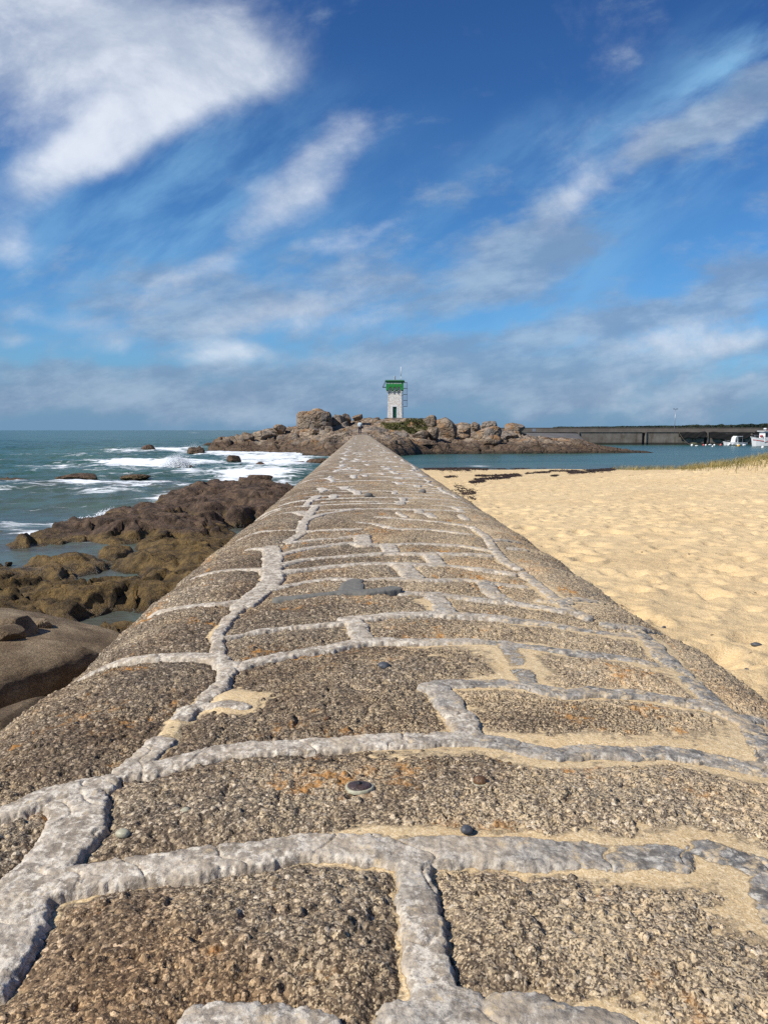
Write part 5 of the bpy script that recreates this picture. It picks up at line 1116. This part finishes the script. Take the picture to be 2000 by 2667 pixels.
m = MB(); m.tube((-.9, 0, 2.86), (-.85, 0, 5.6), .05, .03); m.tube((-.3, .5, 2.86), (-.2, .5, 5.0), .03); m.tube((-1.3, -.4, 2.86), (-1.3, -.4, 4.4), .025); m.tube((-1.25, 0, 3.9), (-.45, 0, 3.9), .025); m.build('mast', M['galv'], b2); m = MB(); m.tube((2.6, 0, .9), (1.6, 0, 3.9), .05); m.build('boom', M['galv'], b2)
m = MB(); m.lathe([(.05, 0), (.3, .02), (.3, .14), (.2, .22), (.03, .24)], 14, (-1.95, .0, 3.12)); m.tube((-1.95, 0, 2.86), (-1.95, 0, 3.13), .06); m.build('radar_dome', M['white'], b2, smooth=True)
m = MB(); m.box(-1.35, -.55, -.25, .25, 2.863, 3.05); m.build('roof_locker', M['red'], b2, bevel=.03)
m = MB(); m.tube((-3.9, -.2, 1.6), (-4.1, 0, 2.1), .03); m.path([(-4.3, 0, 2.1), (-3.2, -1.0, 1.95), (-2.6, -1.3, 1.75)], .02); m.path([(-4.3, 0, 2.1), (-3.2, 1.0, 1.95), (-2.6, 1.3, 1.75)], .02); m.build('bow_rail', M['galv'], b2)
m = MB(); m.lathe([(.04, -.28), (.22, -.2), (.30, 0), (.22, .2), (.04, .28)], 14, (-3.0, -.6, 1.85)); m.build('float_ball', M['pink'], b2, smooth=True)
fender(-.6, .0, .22, .7, M['white'], b2, -1.75)
m = MB(); m.box(-1.9, -1.3, -1.47, -1.44, .62, .80); m.build('name_plate', M['yellow'], b2)
# dinghy
dx_ = xq(1809, 148); e = empty('dinghy', (dx_, 148, 0), 'small olive covered dinghy lying among white floats', 'dinghy'); m = MB(); hull(m, 1.5, .8, .30, .12, draft=.15); m.build('hull', M['olive'], e)
m = MB(); m.lathe([(.62, .30), (.60, .42), (.42, .54), (.1, .58)], 16, (0, 0, 0), 1.05, .58); m.build('cover', M['olive'], e, smooth=True)
fl = [(1801, 1160, .24, 'white', 'white float at the left end, beside the dinghy'), (1813, 1161.2, .17, 'white', 'long white float just below the dinghy'), (1831, 1159.5, .20, 'pink', 'faded red buoy right of the dinghy'), (1837, 1159.5, .18, 'white', 'white buoy touching the faded red buoy'),
      (1848, 1156.5, .17, 'white', 'long white float behind the other buoys'), (1859, 1155.8, .13, 'white', 'small round white float, highest of the cluster'), (1859.5, 1159.5, .19, 'white', 'round white buoy in the middle of the cluster'), (1854.5, 1163, .16, 'white', 'small white buoy nearest the beach'),
      (1875.6, 1159.3, .21, 'pink', 'faded pink buoy alone left of the motor boat'), (1922, 1161.3, .25, 'yellow', 'yellow buoy under the motor boat'), (1941, 1158.5, .19, 'white', 'white float between the two boats'), (1985, 1165.4, .25, 'white', 'white buoy in front of the fishing boat')]
for i, (u, v_, r, mt, lb) in enumerate(fl):
    x, y = at_z(u, v_ + 1.0); y = min(y, 152); x = ray(u, v_)[0] * y
    e = empty('mooring_buoy', (x, y, .08), lb, 'buoy', 'buoys floating in front of the breakwater'); lng = 'long' in lb
    m = MB(); m.lathe([(.05, -r * .95), (r * .6, -r * .75), (r, -r * .1), (r * .95, r * .35), (r * .6, r * .78), (r * .22, r * .95), (r * .2, r * 1.12), (.02, r * 1.15)], 16); o = m.build('float', M[mt], e, smooth=True)
    if lng: o.rotation_euler = (0, R(90), 0); o.scale = (.8, .8, 2.0)
    m = MB(); m.path([(0, 0, r * 1.1), (.03, 0, r * 1.3), (-.03, 0, r * 1.3), (0, 0, r * 1.1)], .012); m.build('ring', M['black'], o)
def rope(a, b, sag, label):
    pts = [(a[0] + (b[0] - a[0]) * t, a[1] + (b[1] - a[1]) * t, a[2] + (b[2] - a[2]) * t - sag * 4 * t * (1 - t)) for t in np.linspace(0, 1, 16)]
    m = MB(); m.path(pts, .035, 5); tag(m.build('mooring_rope', M['rope']), label, 'rope')
rope((xq(1866, 150), 150, .1), (bx - 2.2, by - .2, .78), .12, 'rope from the buoy cluster up to the bow of the motor boat')
rope((xq(1771, 157), 157.6, 2.5), (xq(1801, 149), 149, .15), .5, 'rope hanging from the quay down to the leftmost float')
rope((bx + 2.2, by, .45), (bx2 - 4.3, by2, 1.7), .15, 'rope between the stern of the motor boat and the fishing boat')

# ------------------------------------------------------------------ far shore with woods
fx = np.linspace(ray(1285, 1120)[0] * 1100, 1500, 260); v = []; top = []
for x in fx:
    t = max(0, min(1, (x - 200) / 500)); v += [(x, 1085, -1), (x, 1100, 1.5 + 2.2 * t), (x, 1160, 2.0 + 2.6 * t + .8 * math.sin(x * .02)), (x, 1500, 2.0)]
f = [(i * 4 + k, (i + 1) * 4 + k, (i + 1) * 4 + k + 1, i * 4 + k + 1) for i in range(len(fx) - 1) for k in range(3)]
tag(mesh_obj('far_shore', v, f, M['land']), kind='structure')
prof = [(1440, 1114), (1460, 1112), (1500, 1113), (1540, 1112), (1600, 1112), (1620, 1110.5), (1660, 1111), (1690, 1110), (1740, 1109.5), (1775, 1110), (1805, 1107.5), (1820, 1107), (1835, 1109), (1850, 1107.2), (1862, 1108.5), (1875, 1108), (1885, 1105), (1893, 1108.5), (1910, 1107.5), (1925, 1108), (1940, 1105.2), (1955, 1106), (1965, 1104), (1975, 1107), (1990, 1104.5), (2010, 1103.5), (2100, 1101), (2300, 1100)]
pu = [p[0] for p in prof]; pv = [p[1] for p in prof]
N = 46000; u = rng.uniform(1440, 2300, N); yy_ = rng.uniform(1098, 1150, N); a = (u - 940.2) / 2000
topz = 3 + (1120 - np.interp(u + rng.normal(0, 1.0, N), pu, pv)) / 2000 * yy_ + 1.0 * fbm2(u * .15, yy_ * .1, 601, 3); zz_ = topz * (1 - rng.random(N) ** 1.6 * .75)
c_ = np.stack([a * yy_, yy_, np.maximum(zz_, 1.0)], 1); s = rng.uniform(.5, 1.3, N)
d1 = rng.normal(0, 1, (N, 3)); d2 = rng.normal(0, 1, (N, 3)); d1 /= np.linalg.norm(d1, axis=1)[:, None]; d2 /= np.linalg.norm(d2, axis=1)[:, None]
v = np.stack([c_ - d1 * s[:, None], c_ + d2 * s[:, None] * .8, c_ + d1 * s[:, None], c_ - d2 * s[:, None] * .8], 1).reshape(-1, 3)
tag(mesh_obj('far_woods', v, np.arange(N * 4).reshape(-1, 4), M['wood'], smooth=False), 'dark line of woods on the far shore behind the breakwater', 'trees', kind='stuff')
